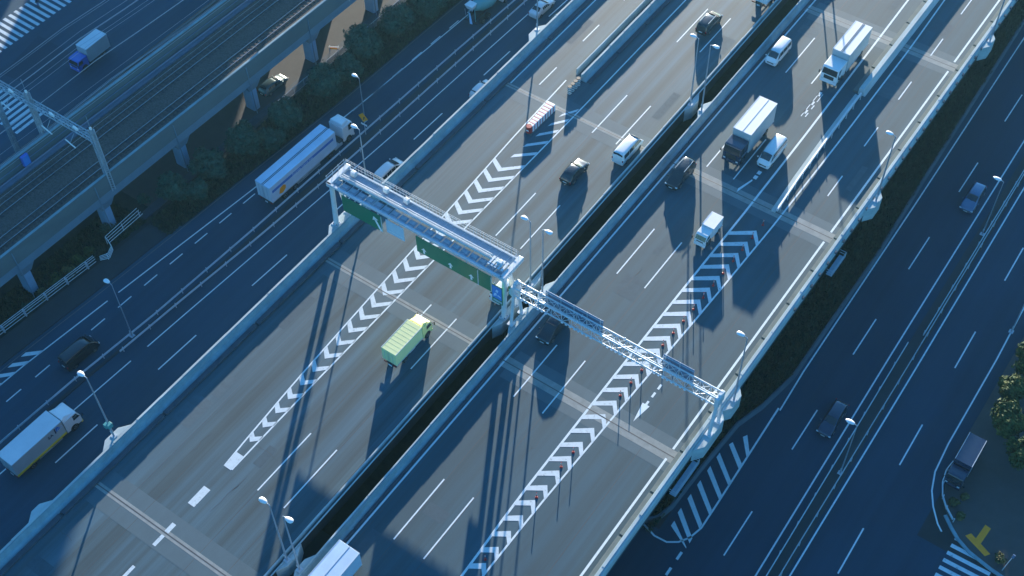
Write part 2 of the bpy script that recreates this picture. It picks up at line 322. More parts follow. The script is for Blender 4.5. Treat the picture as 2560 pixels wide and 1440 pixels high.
for y in (59.9, 61.6, 63.6, 65.6, 67.7, 69.7, 71.7, 73.4):   # gore bars
    x0 = -25.0 if y > 60 else -24.8
    if y < 71: mb.flat([(x0, y + 1.15), (x0, y + 1.85), (-22.25, y - .55 + (.5 if y < 61 else 0)), (-22.2, y - 1.2 + (1.0 if y < 61 else 0))], zg, 'white')
    else: mb.flat([(x0 + (y - 71) * .45, y + 1.3), (x0 + (y - 71) * .5 + .15, y + 1.8), (-22.4, y - .0), (-22.35, y - .75)], zg, 'white')
for y in (56.0, 59.3 - 1.2): seg(mb, -22.35, y, y + 1.0, .28, zg)
for k in range(7):
    y = 70.3 + .98 * k; mb.flat([(-.3, y), (-.3, y + .45), (4.2, y + .62), (4.2, y + .17)], zg, 'white_worn')
struct('road_marking', mb)
mb = MB()
for k in range(-2, 24): mb.flat([(-144.2, 72.9 + k * 1.0), (-144.2, 73.4 + k), (-139.0, 73.3 + k), (-139.0, 72.8 + k)], zg, 'white_worn')
for k in range(12): mb.flat([(-136.0 + k * .98, 61.4), (-135.5 + k * .98, 61.4), (-135.5 + k * .98, 66.3), (-136.0 + k * .98, 66.3)], zg, 'white_worn')
for k in range(3): mb.flat([(-150, 81.4 + k * .35), (-150, 81.55 + k * .35), (-145.0, 81.5 + k * .35), (-145.0, 81.35 + k * .35)], zg, 'white')
for x, y in ((-130.9, 91.6), (-128.6, 94.7), (-126.5, 97.2), (-124.0, 100)): mb.flat([(x, y), (x + .12, y), (x + .5, y + 1.4), (x + .38, y + 1.4)], zg, 'white')
struct('road_marking', mb)

MB().box(-73.45, -73.1, Y0, Y1, G, -.56, 'concrete_d').build('sun_blocker_wall', label='added dark wall keeping sun out of the space below the left expressway edge', cat='wall')  # added wall, keeps the low sun from reaching under the deck
# ------------------------------------------------------------------ expressway decks
def deck(name, x0, x1, m):
    mb = MB(); mb.box(x0, x1, Y0, Y1, -.28, 0, m)
    mb.box(x0 + .02, x1 - .02, Y0, Y1, -.55, -.282, 'shade_dark')
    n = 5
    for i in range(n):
        xc = x0 + 2.2 + (x1 - x0 - 4.4) * i / (n - 1); mb.box(xc - .35, xc + .35, Y0, Y1, -2.2, -.552, 'shade_dark')
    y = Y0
    while y < Y1: mb.box(x0 + .6, x1 - .6, y, y + .25, -1.9, -.56, 'shade_dark'); y += 3.4
    struct(name, mb)
deck('elevated_road', -73.5, -50.75, 'deck_l'); deck('elevated_road', -48.65, -25.35, 'deck_r')
JY = (-5.9, 28.4, 63.4, 98.2, 132.6, 167.2, 202)
for side, (x0, x1) in enumerate(((-72.3, -51.2), (-47.6, -26.2))):
    mb = MB()
    for i, y in enumerate(JY):
        mb.flat([(x0 + .9, y - 1.9), (x1 - .3, y - 1.9), (x1 - .3, y + 2.0), (x0 + .9, y + 2.0)], .004, 'patch')
        w = .34 if (side == 0 or y < 60) else .75
        mb.flat([(x0, y - w), (x1, y - w), (x1, y + w), (x0, y + w)], .008, 'joint')
        mb.flat([(x0, y - .06), (x1, y - .06), (x1, y + .06), (x0, y + .06)], .012, 'steel_dark')
    struct('expansion_joint', mb)
mb = MB()
for x, yy in ((-68.25, (0, 98)), (-65.9, (20, 36)), (-61.6, (98, 200)), (-58.35, (0, 200)), (-54.85, (0, 200)), (-51.9, (0, 200)), (-47.0, (0, 200)), (-43.95, (0, 200)), (-40.4, (0, 200)), (-37.3, (98, 200)), (-30.1, (0, 200))):
    x += .16; pts = []; y = yy[0]
    while y < yy[1]: pts.append((x + random.uniform(-.025, .025), y)); y += 3.1
    mb.strip(pts, .045, .0045, 'seam')
struct('road_seams', mb)
mb = MB()
rp = random.Random(3); used = []
for i in range(60):
    x = rp.choice((-69.8, -66.5, -60.1, -56.6, -53.2, -45.6, -42.2, -38.6, -31.6, -28.7)) + rp.uniform(-.4, .4); y = rp.uniform(10, 140); w = rp.choice((.35, .5, 1.2)); l = rp.uniform(1.2, 7)
    if any(abs(x - a) < 2.6 and y < d and y + l > c for a, c, d in used) or any(y < j + 2.1 and y + l > j - 2 for j in JY) or len(used) > 24: continue
    used.append((x, y, y + l)); mb.flat([(x - w, y), (x + w, y), (x + w, y + l), (x - w, y + l)], .0035, rp.choice(('patch_d', 'patch_d', 'patch_l')))
struct('asphalt_repair_patch', mb)
mb = MB()
for i in range(34):
    x = rp.choice((-70.5, -66.8, -60.5, -56.9, -53.4, -46.0, -42.4, -39.0, -32, -29)); y = rp.uniform(8, 145); n = rp.randint(3, 9); P = [(x + rp.uniform(-.2, .2) * (k > 0) + k * .05, y + k * rp.uniform(.4, .9)) for k in range(n)]
    if rp.random() < .35: P = [(x - 1.4 + k * .45, y + rp.uniform(-.12, .12)) for k in range(7)]
    mb.strip(P, .03, .006, 'seam')
struct('asphalt_crack', mb)
Z = .009
mb = MB()   # left deck markings
for x in (-58.3, -54.88): dashes(mb, [(x, 0), (x + .1, 140)], -20, 280, 16.9, 8.0, 20.03, .15, Z)
dashes(mb, [(-68.35, 0), (-68.3, 140)], 99, 280, 100.4, 3.9, 9.95, .15, Z)
seg(mb, -71.45, 98.6, 280, .17, Z, x1=-71.35)
C1L = [(-62.75, 36.5), (-62.95, 37.5), (-63.75, 48.5), (-64.45, 63), (-64.95, 76), (-65.7, 91.6), (-66.0, 103)]
C1R = [(-61.95, 36.5), (-62.0, 50), (-61.9, 63), (-61.8, 76), (-61.7, 90), (-61.6, 100), (-61.55, 125), (-61.5, 300)]
mb.strip(sample(C1L, 37.2, 103, 3), .17, Z, 'white'); mb.strip(sample(C1R, 37.2, 300, 3), .17, Z, 'white')
mb.flat([(-62.95, 37.1), (-62.0, 37.1), (-62.0, 39.0), (-63.05, 39.0)], Z + .004, 'white_worn')
for x0, x1, y0, y1 in ((-62.95, -62.1, 32.0, 34.3), (-62.6, -62.2, 26.8, 28.1), (-62.65, -62.15, 28.5, 29.6), (-62.55, -62.2, 21.8, 24.2)): mb.flat([(x0, y0), (x1, y0), (x1, y1), (x0, y1)], Z, 'white_worn')
k = 0
for k in range(-14, 9):
    a = 69.05 + 2.03 * k; L_ = lin(C1L, a); Rr = lin(C1R, a); xa = L_ + (Rr - L_) * .42; t = .62
    hl = min(1.0, (xa - L_) * .95); hr = (Rr - xa) * 1.0
    if a < 40.5: continue
    mb.add([(L_, a + hl, Z), (xa, a, Z), (Rr, a + hr, Z), (Rr, a + hr + t, Z), (xa, a + t + .12, Z), (L_, a + hl + t, Z)], [(0, 1, 4, 5), (1, 2, 3, 4)], 'white_worn')
for a in (88.0, 90.3, 92.6, 94.9, 97.0): mb.flat([(-64.0 + (a - 88) * .1, a), (-61.8, a + 2.0), (-61.8, a + 2.6), (-63.9 + (a - 88) * .1, a + .7)], Z, 'white_worn')
struct('road_marking', mb)
mb = MB()   # right deck markings
for x in (-44.0, -40.4): dashes(mb, [(x, 0), (x + .05, 140)], -20, 280, 0.7, 8.0, 19.85, .15, Z)
seg(mb, -47.35, Y0, 280, .2, Z); seg(mb, -27.25, Y0, 62.9, .24, Z, x1=-27.25); seg(mb, -27.25, 64.2, 97.3, .24, Z); seg(mb, -27.25, 99.0, 131.6, .24, Z); seg(mb, -27.3, 133.6, 280, .24, Z)
dashes(mb, [(-30.05, 100), (-30.35, 145)], 103, 280, 103.8, 3.9, 9.75, .15, Z)
C2L = [(-36.0, 20), (-36.4, 42), (-36.75, 50), (-36.85, 66), (-36.85, 82), (-36.75, 96), (-36.8, 110), (-37.1, 132), (-37.3, 145), (-37.5, 300)]
C2R = [(-35.0, 20), (-34.75, 43), (-34.65, 51), (-34.1, 67), (-33.5, 82), (-33.1, 96), (-32.95, 113), (-33.0, 133), (-33.3, 145), (-33.5, 300)]
mb.strip(sample(C2L, 20, 300, 4), .24, Z, 'white'); mb.strip(sample(C2R, 20, 300, 4), .19, Z, 'white')
for k in range(-6, 31):
    a = 82.2 - 2.04 * k; L_ = lin(C2L, a); Rr = lin(C2R, a); xa = L_ + (Rr - L_) * .68; t = .62
    hl = (xa - L_) * .75; hr = (Rr - xa) * 1.35
    mb.add([(L_, a - hl - t, Z + .003), (xa, a - t - .12, Z + .003), (Rr, a - hr - t, Z + .003), (Rr, a - hr, Z + .003), (xa, a, Z + .003), (L_, a - hl, Z + .003)], [(0, 1, 4, 5), (1, 2, 3, 4)], 'white_worn')
def arrow(mb, x, y):
    mb.flat([(x - .42, y), (x + .42, y), (x, y - 2.5)], Z, 'white'); mb.flat([(x - .12, y), (x + .12, y), (x + .12, y + .5), (x - .12, y + .5)], Z, 'white')
    for d in (1.1, 2.3): mb.flat([(x - .11, y + d), (x + .13, y + d), (x + .13, y + d + .7), (x - .11, y + d + .7)], Z, 'white')
arrow(mb, -32.25, 67.2)
mb.flat([(-39.2, 99.0), (-39.05, 98.4), (-38.4, 101), (-38.55, 101.2)], Z, 'white'); mb.flat([(-38.6, 101.4), (-38.15, 101.4), (-38.15, 102.0), (-38.6, 102.0)], Z, 'white'); mb.flat([(-38.6, 102.3), (-38.15, 102.3), (-38.15, 102.9), (-38.6, 102.9)], Z, 'white')
for x0, x1, y0, y1 in ((-38.8, -38.7, 113.9, 118.7), (-38.8, -38.45, 118.3, 119.1), (-38.8, -38.45, 116.4, 117.1), (-38.8, -38.45, 114.6, 115.3), (-38.33, -38.23, 117.2, 118.9), (-38.33, -38.2, 115.7, 116.5), (-38.33, -38.2, 114.1, 114.9)):
    mb.flat([(x0, y0), (x1, y0), (x1, y1), (x0, y1)], Z, 'white')
struct('road_marking', mb)

# barriers -------------------------------------------------------------------
def barrier(label, path_x, y0, y1, prof, m, kerb=None, kerb_m='kerb', kseg=5.6, coping=None, cm='concrete_w', group=None):
    t = thing('concrete_barrier', label, 'barrier', (path_x, y0, 0), 0, group)
    w = MB(); w.loftpath([(0, 0), (0, y1 - y0)], prof, m); w.build('wall', t)
    if coping:
        c = MB(); y = 0
        while y < y1 - y0:
            h = random.uniform(-.03, .05); c.box(coping[0] + random.uniform(0, .02), coping[1], y + .01, min(y + 3.3, y1 - y0) - .01, coping[2] + .002, coping[2] + .07 + h, cm); y += 3.3
        c.build('coping', t)
    if kerb:
        c = MB(); y = 0
        while y < y1 - y0:
            c.box(kerb[0], kerb[1], y + .12, min(y + kseg, y1 - y0) - .12, .001, kerb[2], kerb_m); y += kseg
        c.build('kerb_ledge', t, bevel=.03)
    return t
def bracket(parent, x0, x1, y, hw, z0=-.9, z1=.95, m='concrete_w', flip=1):
    """bulge of the parapet that carries a post"""
    px, py = parent.location.x, parent.location.y; b = MB()
    pts = [(x0, y - hw - 1.1), (x1, y - hw), (x1, y + hw), (x0, y + hw + 1.1)]
    b.add([(p[0] - px, p[1] - py, z0) for p in pts] + [(p[0] - px, p[1] - py, z1) for p in pts], [(0, 1, 2, 3), (4, 5, 6, 7), (0, 1, 5, 4), (1, 2, 6, 5), (2, 3, 7, 6), (3, 0, 4, 7)], m)
    b.build('post_bracket', parent, bevel=.04)
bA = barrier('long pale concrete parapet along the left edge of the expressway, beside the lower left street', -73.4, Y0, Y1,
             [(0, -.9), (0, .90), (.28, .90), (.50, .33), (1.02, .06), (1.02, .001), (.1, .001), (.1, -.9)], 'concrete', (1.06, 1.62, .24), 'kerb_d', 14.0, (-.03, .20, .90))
for y in (33.0, 68.5, 107.5): bracket(bA, -73.41, -74.25, y, .9 if y != 68.5 else 1.7)
bracket(bA, -73.41, -74.2, 22.9, .5)
bB = barrier('thin twin-edged parapet on the left carriageway side of the dark central gap', -51.08, Y0, Y1,
             [(-.28, .001), (-.12, .98), (.06, .98), (.12, .42), (.30, .42), (.30, -.3), (-.2, -.3)], 'concrete', (-.45, -.30, .12), 'kerb', 9.0, (-.12, .03, .98))
b = MB(); b.box(.34, .42, 0, Y1 - Y0, -.9, .80, 'shade_dark'); b.build('fascia', bB); b = MB(); b.box(.32, .45, 0, Y1 - Y0, .802, .87, 'concrete_w'); b.build('fascia_coping', bB)
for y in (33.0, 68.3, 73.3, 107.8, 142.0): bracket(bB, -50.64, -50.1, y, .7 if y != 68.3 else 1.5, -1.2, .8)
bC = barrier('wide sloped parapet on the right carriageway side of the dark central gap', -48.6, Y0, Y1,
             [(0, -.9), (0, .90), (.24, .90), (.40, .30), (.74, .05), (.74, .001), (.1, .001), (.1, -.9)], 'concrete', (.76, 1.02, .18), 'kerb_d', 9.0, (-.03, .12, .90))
MB().box(-.07, -.01, 0, Y1 - Y0, -2.1, .84, 'shade_dark').build('bounce_shade_panel', bC)  # added dark panel, stops the parapet back bouncing sun into the gap
for y in (33.0, 68.3, 73.1, 107.5, 142.0): bracket(bC, -48.61, -49.25, y, .7 if y != 68.3 else 1.5, -1.2, .85)
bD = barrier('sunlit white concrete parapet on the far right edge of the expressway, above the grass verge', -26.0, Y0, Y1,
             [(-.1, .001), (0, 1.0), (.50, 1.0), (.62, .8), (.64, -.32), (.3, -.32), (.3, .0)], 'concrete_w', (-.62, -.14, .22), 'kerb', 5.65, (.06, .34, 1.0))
for y in (72.2, 67.6, 105.4, 138.7): bracket(bD, -25.37, -24.55, y, .9 if y != 67.6 else 1.9, -1.1, .9)
y = 86.0
while y < 170: MB().box(.67, .80, y - Y0, y - Y0 + .35, .7, 1.0, 'concrete_d').build('drip_bracket', bD); y += 1.95
bE = barrier('heavy white concrete parapet starting between the right carriageway and the outer ramp lane', -34.75, 121.4, Y1,
             [(-.05, .001), (0, 1.0), (.55, 1.0), (.70, .3), (.92, .05), (.92, .001)], 'concrete_w', (-.75, -.1, .25), 'kerb', 5.2)
bF = barrier('pale concrete parapet starting behind the striped crash cushion, splitting the left carriageway', -64.5, 104.0, Y1,
             [(0, .001), (.04, 1.0), (.30, 1.0), (.48, .3), (.85, .05), (.85, .001)], 'concrete', (.9, 1.45, .16), 'kerb_d', 6.8, (.04, .28, 1.0))
bG = barrier('thin concrete parapet edge just left of the splitting parapet behind the crash cushion', -65.55, 104.6, Y1,
             [(0, .001), (.02, .98), (.16, .98), (.26, .001)], 'concrete_w')
# inner guardrail on the right deck between carriageway and ramp lane
t = thing('guardrail', 'low steel guardrail running on from the white parapet end down the ramp lane', 'guardrail', (-34.3, 98, 0))
mb = MB(); GP = [(.55, 0), (.25, 6), (.05, 14), (-.05, 23)]
mb.loftpath(GP, [(-.08, .45), (-.04, .78), (.16, .80), (.18, .45)], 'galv_w'); mb.build('beam', t)
mb = MB(); mb.loftpath([(p[0] - .5, p[1]) for p in GP], [(-.12, .005), (-.12, .22), (.42, .22), (.42, .005)], 'concrete_w'); mb.build('kerb_ledge', t)
for y in [.6 + 2.0 * i for i in range(12)]:
    x = lin([(a, b) for a, b in GP], y); MB().tube((x + .26, y, 0), (x + .26, y, .86), .06, 'galv', 8).build('post', t)
# crash cushion
t = thing('crash_cushion', 'striped red and white crash cushion at the nose of the left dividing strip', 'crash cushion', (-64.55, 92.4, 0))
mb = MB(); n = 9; Lc = 5.2
for i in range(n):
    y0 = .35 + (Lc - .35) * i / n; y1 = .35 + (Lc - .35) * (i + 1) / n; w0 = .42 + .02 * i
    mb.box(-w0, w0, y0 + .16, y1, .12, 1.12, 'cushion'); mb.box(-w0 + .01, w0 - .01, y0, y0 + .16, .12, 1.125, 'red_w')
mb.build('striped_body', t, bevel=.05)
MB().lathe([(0, .38), (1.0, .38)], (0, .32, .12), (0, 0, 1), 'red', 14).build('nose', t, smooth=False, bevel=.03)
MB().box(-.12, .2, -.085, -.068, .55, .75, 'sign_white').build('reflector', t)
MB().box(-.5, .5, 0, Lc + .1, .012, .12, 'kerb').build('base', t)
t = thing('crash_drum', 'small stack of black and white banded drums in front of the splitting parapet', 'crash drum', (-64.35, 101.3, 0))
for i in range(4):
    b = MB(); 
    for j in range(4): b.lathe([(0, .27), (.14, .27)], ((i % 2) * .0 + .02 * i, i * .62, .02 + j * .28), (0, 0, 1), 'sign_white', 12); b.lathe([(0, .275), (.14, .275)], (.02 * i, i * .62, .16 + j * .28), (0, 0, 1), 'trim', 12)
    b.build('drum', t)
# platforms hung on the outer face
for y, l, lab in ((94.2, 3.4, 'small steel inspection platform hung outside the right parapet above the grass verge'), (60.3, 4.6, 'longer steel inspection platform hung outside the right parapet beside the painted gore')):
    t = thing('inspection_platform', lab, 'platform', (-25.3, y, 0))
    MB().box(.05, .75, 0, l, -1.25, -1.18, 'grate').build('floor', t); b = MB()
    for z in (-.75, -.35): b.path([(.74, 0, z), (.74, l, z)], .03, 'galv'); b.path([(0, 0, z), (.74, 0, z)], .03, 'galv'); b.path([(0, l, z), (.74, l, z)], .03, 'galv')
    for q in range(4): b.tube((.74, l * q / 3, -1.2), (.74, l * q / 3, -.33), .03, 'galv')
    b.build('handrail', t)
# bridge piers (left deck / right deck)
for i, y in enumerate((-6, 28.4, 63.4, 98.2, 132.6, 167.2)):
    for x0, x1, nm in ((-70.5, -53.7, 'left'), (-45.5, -28.5, 'right')):
        t = thing('bridge_pier', 'concrete pier frame under the %s expressway deck, %s from the near end' % (nm, ('first', 'second', 'third', 'fourth', 'fifth', 'sixth')[i]), 'bridge pier', (0, y, 0), 0, 'expressway piers')
        MB().box(x0, x1, -1.0, 1.0, -3.9, -2.2, 'concrete').build('cap_beam', t, bevel=.1)
        for x in (x0 + 3.2, x1 - 3.2): MB().box(x - 1.0, x + 1.0, -.9, .9, G, -3.9, 'concrete').build('column', t, bevel=.15)

# delineator posts -------------------------------------------------------------
ords = ('first', 'second', 'third', 'fourth', 'fifth', 'sixth', 'seventh', 'eighth', 'ninth', 'tenth', 'eleventh', 'twelfth', 'thirteenth', 'fourteenth', 'fifteenth', 'sixteenth', 'seventeenth', 'eighteenth', 'nineteenth')
PY = [43.7, 51.9, 56.1, 58.2, 66.6, 68.6, 70.6, 74.6, 76.6, 78.6, 80.6, 82.6, 84.7, 86.8, 89.0, 91.0, 93.2, 95.6]
PX = [(-35.6, 43), (-35.35, 52), (-35.25, 58), (-34.95, 68.6), (-34.7, 75), (-34.45, 81), (-34.25, 90), (-34.1, 96)]
proto = None
for i, y in enumerate(PY):
    if proto is None:
        proto = t = thing('lane_post', 'x', 'delineator post', (0, 0, 0), 0, 'red posts on the right chevron strip')
        MB().tube((0, 0, .03), (0, 0, .92), .05, 'red', 10).build('post', t)
        MB().lathe([(0, .16), (.04, .15), (.07, .06)], (0, 0, 0), (0, 0, 1), 'red', 12).build('base', t)
        for z in (.62, .78): MB().tube((0, 0, z), (0, 0, z + .07), .052, 'sign_white', 10).build('reflective_band', t)
    else: t = copy_tree(proto)
    t.location = (lin(PX, y), y, .012)
    t['label'] = 'red lane post with white bands, %s from the near end of the right chevrons' % ords[i]

# ------------------------------------------------------------------ lamp posts
def lamp(label, x, y, z0, ztop, side, group=None, box=False, r=.11, hl=.85):
    t = thing('street_lamp', label, 'street lamp', (x, y, z0), 0, group); h = ztop - z0
    b = MB(); b.tube((0, 0, 0), (0, 0, h * .55), r, 'pole', 10, r * .78); b.tube((0, 0, h * .55), (0, 0, h), r * .78, 'pole', 10, r * .5); b.build('pole', t, smooth=False)
    MB().path([(0, 0, h - .05), (side * .18, 0, h + .06), (side * .45, 0, h + .1)], .05, 'pole', 8).build('arm', t)
    a = MB(); prof = [(0, .05), (.05, .13), (.25, .2), (.5, .24), (.75, .2), (hl, .07)]
    a.lathe(prof, (side * .3, 0, h + .1), (side, 0, .03), 'lamp', 12); o = a.build('lamp_head', t, smooth=True); o.scale = (1, 1.15, .55); o.location = (0, 0, (h + .1) * .45)
    MB().box(-.26, .26, -.26, .26, 0, .10, 'galv').build('base_plate', t)
    MB().box(-.09, .09, -r - .04, -r + .03, .7, 1.1, 'galv').build('hatch', t)
    if box:
        for dx, z in ((-.28, 1.9), (.26, 2.3)): MB().box(dx - .2, dx + .2, -.35, .2, z - .25, z + .3, 'teal').build('equipment_box', t, bevel=.03)
    return t
g = 'lamp posts along the expressway'
pl = ('nearest the camera', 'behind the gantry legs', 'above the white van', 'beyond the frame top')
for (y, w) in zip((32.7, 72.8, 107.2, 142), pl):
    lamp('lamp post on the left side of the dark central gap, %s' % w, -50.55, y, .8, 11.3, -1, g)
    lamp('lamp post on the right side of the dark central gap, %s' % w, -48.9, y - .1, .85, 11.2, 1, g)
lamp('lamp post with teal equipment boxes on the left parapet near the white box truck', -73.85, 33.0, .9, 11.2, -1, g, True)
lamp('grey lamp post on the left parapet rising behind the sign gantry', -73.85, 73.4, .9, 11.0, -1, g)
lamp('grey lamp post on the left parapet near the top of the frame', -73.85, 108, .9, 11.2, -1, g)
lamp('lamp post on the sunlit right parapet just behind the white truss leg', -24.95, 72.2, .9, 11.6, -1, g)
lamp('lamp post on the sunlit right parapet beside the outer ramp lane, middle of three', -24.95, 105.4, .9, 11.3, -1, g)
lamp('lamp post on the right parapet at the upper right corner', -24.95, 138.7, .9, 11.3, -1, g)
g = 'lamp posts on the side streets'
lamp('slim lamp post standing in the verge left of the grey trailer truck', -88.55, 89.3, G, -1.0, -1, g, r=.08)
lamp('slim lamp post in the guarded strip above the black van', -88.3, 46.6, G, 1.0, -1, g, r=.08)
lamp('slim lamp post in the right street median beside the dark hatchback', -13.3, 76.6, G, .8, -1, g, r=.08, hl=1.0)
lamp('slim lamp post in the right street median beside the car with the pale bonnet', -14.1, 116.6, G, .8, -1, g, r=.08, hl=1.0)
lamp('slim lamp post at the right edge of the frame beside the trees', -5.6, 104.6, G, .8, -1, g, r=.08, hl=1.0)

# ------------------------------------------------------------------ sign gantry over the left carriageway
t = thing('sign_gantry', 'broad grey box gantry with a walkway carrying green signs over the left carriageway', 'gantry', (-62, 69, 0))
L0, L1 = -74.0 + 62, -50.5 + 62
for x in (-73.75 + 62, -50.35 + 62):
    for (y0, y1) in ((-1.45, -1.15), (.75, -.35)):
        b = MB(); b.tube((x, y0, .9), (x, y1, 7.6), .30, 'galv_w', 14, .27); b.box(x - .42, x + .42, y0 - .42, y0 + .42, .9, 1.0, 'galv'); 
        for a in range(4): b.tube((x + .33 * cos(a * pi / 2 + .78), y0 + .33 * sin(a * pi / 2 + .78), 1.0), (x + .33 * cos(a * pi / 2 + .78), y0 + .33 * sin(a * pi / 2 + .78), 1.12), .04, 'trim', 6)
        b.build('leg', t)
    MB().box(x - .3, x + .3, -1.7, 1.9, 7.2, 7.75, 'galv_w').build('end_beam', t, bevel=.04)
b = MB(); b.box(L0, L1, -1.72, -1.45, 7.45, 7.75, 'galv_m'); b.box(L0, L1, 1.45, 1.65, 7.3, 7.6, 'galv_m'); b.build('edge_beam', t)
b = MB()
for dy in (-.28, -.02, .24): b.tube((L0 + .8, dy, 7.95), (L1 - 2.4, dy, 7.95), .055, 'galv_m', 8)
b.box(L0 + .5, L1 - .4, -.05, .1, 7.35, 7.8, 'galv_m'); b.build('top_pipes', t)
b = MB(); b.box(L0 + .1, L1 - .1, .45, 1.45, 7.36, 7.42, 'grate'); b.build('walkway', t)
x = L0 + .3
while x < L1 - .5: MB().box(x, x + .05, -1.45, 1.5, 7.425, 7.46, 'galv_m').build('cross_member', t); x += 1.17
b = MB(); x = L0 + .1
while x < L1 - .2: b.box(x + .05, x + 1.1, -1.42, -.3, 7.29, 7.295, 'grate'); b.box(x + .05, x + .95, -1.42, -.95, 7.30, 7.36, 'grate'); b.box(x + .12, x + .88, -.88, -.42, 7.30, 7.36, 'galv_m'); x += 1.17
b.build('grating', t)
b = MB()
for z in (7.9, 8.35, 8.6): b.path([(L0, 1.72, z), (L1 - .3, 1.72, z), (L1 - .02, 1.3, z), (L1 - .02, .5, z)], .018, 'galv_m', 6)
x = L0
while x < L1: b.tube((x, 1.72, 7.4), (x, 1.72, 8.6), .014, 'galv_m', 6); x += .45
b.build('handrail', t)
b = MB()
for z in (8.1, 8.5): b.path([(L0 - .1, -1.5, z), (L0 - .1, 1.6, z)], .025, 'galv_w', 6)
for y in (-1.4, -.4, .6, 1.6): b.tube((L0 - .1, y, 7.5), (L0 - .1, y, 8.6), .03, 'galv_w', 6)
b.build('end_rail', t)
b = MB()
for dx in (.42, .78): b.tube((L0 + dx, .35, 1.3), (L0 + dx, .0, 8.0), .025, 'galv_w', 6)
for i in range(20): b.tube((L0 + .42, .33 - i * .017, 1.5 + i * .32), (L0 + .78, .33 - i * .017, 1.5 + i * .32), .018, 'galv_w', 6)
b.build('ladder', t)
for x, y in ((L0 + 1.7, 1.0), (L0 + 6.2, 1.1), (L0 + 9.0, 1.15), (L1 - 1.1, -.2)): MB().box(x - .3, x + .3, y - .2, y + .25, 7.5, 8.15, 'galv_w').build('equipment_box', t, bevel=.04)
b = MB()
for i in range(5): b.box(L1 - 2.2 + i * .42, L1 - 1.95 + i * .42, -1.0, .3, 7.85, 7.9, 'galv_w')
b.build('step_plate', t)
def sign(name, label, x0, x1, z0, z1, y, m, parts, cat='road sign'):
    s = thing(name, label, cat, ((x0 + x1) / 2, y, z0)); w = (x1 - x0) / 2; h = z1 - z0
    b = MB(); b.box(-w, w, 0, .08, 0, h, m); b.build('panel', s, bevel=.015)
    b = MB()
    for q in range(int(w * 2 / 1.6) + 1): b.box(-w + .2 + q * 1.6, -w + .28 + q * 1.6, .08, .22, -.05, h + .12, 'galv')
    b.build('back_frame', s); parts(s, w, h); return s
def up_arrow(s, x, z, sc, ang=0.0, long=.0):
    sc *= 1.35
    b = MB(); P = [(-.13, -.42 - long), (.13, -.42 - long), (.13, .12), (.38, .05), (0, .5), (-.38, .05), (-.13, .12)]
    b.add([((px * cos(ang) - pz * sin(ang)) * sc + x, -.012, (px * sin(ang) + pz * cos(ang)) * sc + z) for px, pz in P], [(0, 1, 2, 6), (3, 4, 5), (2, 3, 5, 6)], 'sign_white'); b.build('arrow', s)
def divider(s, x, h):
    b = MB(); b.box(x - .04, x + .04, -.03, 0, 0, h, 'galv'); 
    for i in range(int(h / .16)): b.box(x - .07, x + .07, -.05, -.03, i * .16 + .03, i * .16 + .09, 'galv_w')
    b.build('divider', s)
def pA(s, w, h): up_arrow(s, w - .85, h * .55, .95, .45, .75); divider(s, w - .04, h)
def pB(s, w, h):
    for x in (-w + 1.0, -w + 4.55, w - 2.65): up_arrow(s, x, .62, .72)
    divider(s, w - 1.75, h); divider(s, w - .03, h)
sign('direction_sign', 'left green overhead sign with one slanted white arrow, at the left leg of the gantry', -71.8, -66.2, 4.75, 7.25, 67.15, 'sign_green', pA)
sign('variable_sign', 'blank pale blue panel hanging between the two green overhead signs', -65.75, -63.3, 4.95, 7.0, 67.3, 'sign_pale', lambda s, w, h: MB().box(-w + .2, w - .2, -.03, 0, h * .2, h * .22, 'sign_white').build('seam', s))
sign('direction_sign', 'long green overhead sign with three white up arrows over the left carriageway', -61.5, -51.55, 4.75, 7.25, 67.15, 'sign_green', pB)
def pC(s, w, h):
    b = MB(); b.flat([(0, 0), (0, 0), (0, 0)], 0, 'sign_blue') if 0 else None
    b.box(-w + .08, w - .08, -.03, 0, .75, h - .1, 'sign_blue'); b.build('map_field', s)
    b = MB()
    for q in ([(-.45, 1.0), (.0, 1.3), (-.1, 1.7), (-.35, 1.5)], [(.05, 1.25), (.5, 1.15), (.45, 1.35), (.1, 1.5)], [(-.2, 1.9), (.1, 1.75), (.2, 2.2), (-.05, 2.3)]):
        b.add([(x, -.035, z) for x, z in q], [(0, 1, 2, 3)], 'decal_pale')
    b.build('map_mark', s)
    b = MB()
    for i in range(7): b.box(-w + .2 + i * .16, -w + .3 + i * .16, -.02, 0, .2 + (i % 2) * .02, .5, 'sign_pale')
    b.build('lettering', s)
sign('information_sign', 'small blue and green sign hanging at the right leg of the sign gantry', -51.4, -50.05, 3.7, 6.55, 66.95, 'sign_green', pC)
sign('information_sign', 'narrow green sign over the central gap between the gantry and the truss leg', -49.95, -49.1, 4.6, 6.1, 67.9, 'sign_green', lambda s, w, h: MB().box(-w + .1, w - .1, -.03, 0, .3, h - .3, 'sign_pale').build('lettering', s))

# ------------------------------------------------------------------ white truss gantry over the right carriageway
t = thing('truss_gantry', 'white lattice truss gantry spanning the right carriageway and the ramp lane', 'gantry', (-37, 68.2, 0))
x0, x1 = -49.2 + 37, -25.0 + 37; ya, yb, za, zb = -.5, .48, 5.45, 6.65
for y in (ya, yb):
    for z in (za, zb): MB().tube((x0, y, z), (x1, y, z), .085, 'galv_w', 8).build('chord', t)
b = MB(); n = 20
for i in range(n + 1):
    x = x0 + (x1 - x0) * i / n
    for (y, z), (y2, z2) in (((ya, za), (ya, zb)), ((ya, zb), (yb, zb)), ((yb, zb), (yb, za)), ((yb, za), (ya, za))):
        b.tube((x, y, z), (x, y2, z2), .032, 'galv_w', 6)
        if i < n:
            xn = x0 + (x1 - x0) * (i + 1) / n
            if i % 2: b.tube((x, y, z), (xn, y2, z2), .03, 'galv_w', 6)
            else: b.tube((xn, y, z), (x, y2, z2), .03, 'galv_w', 6)
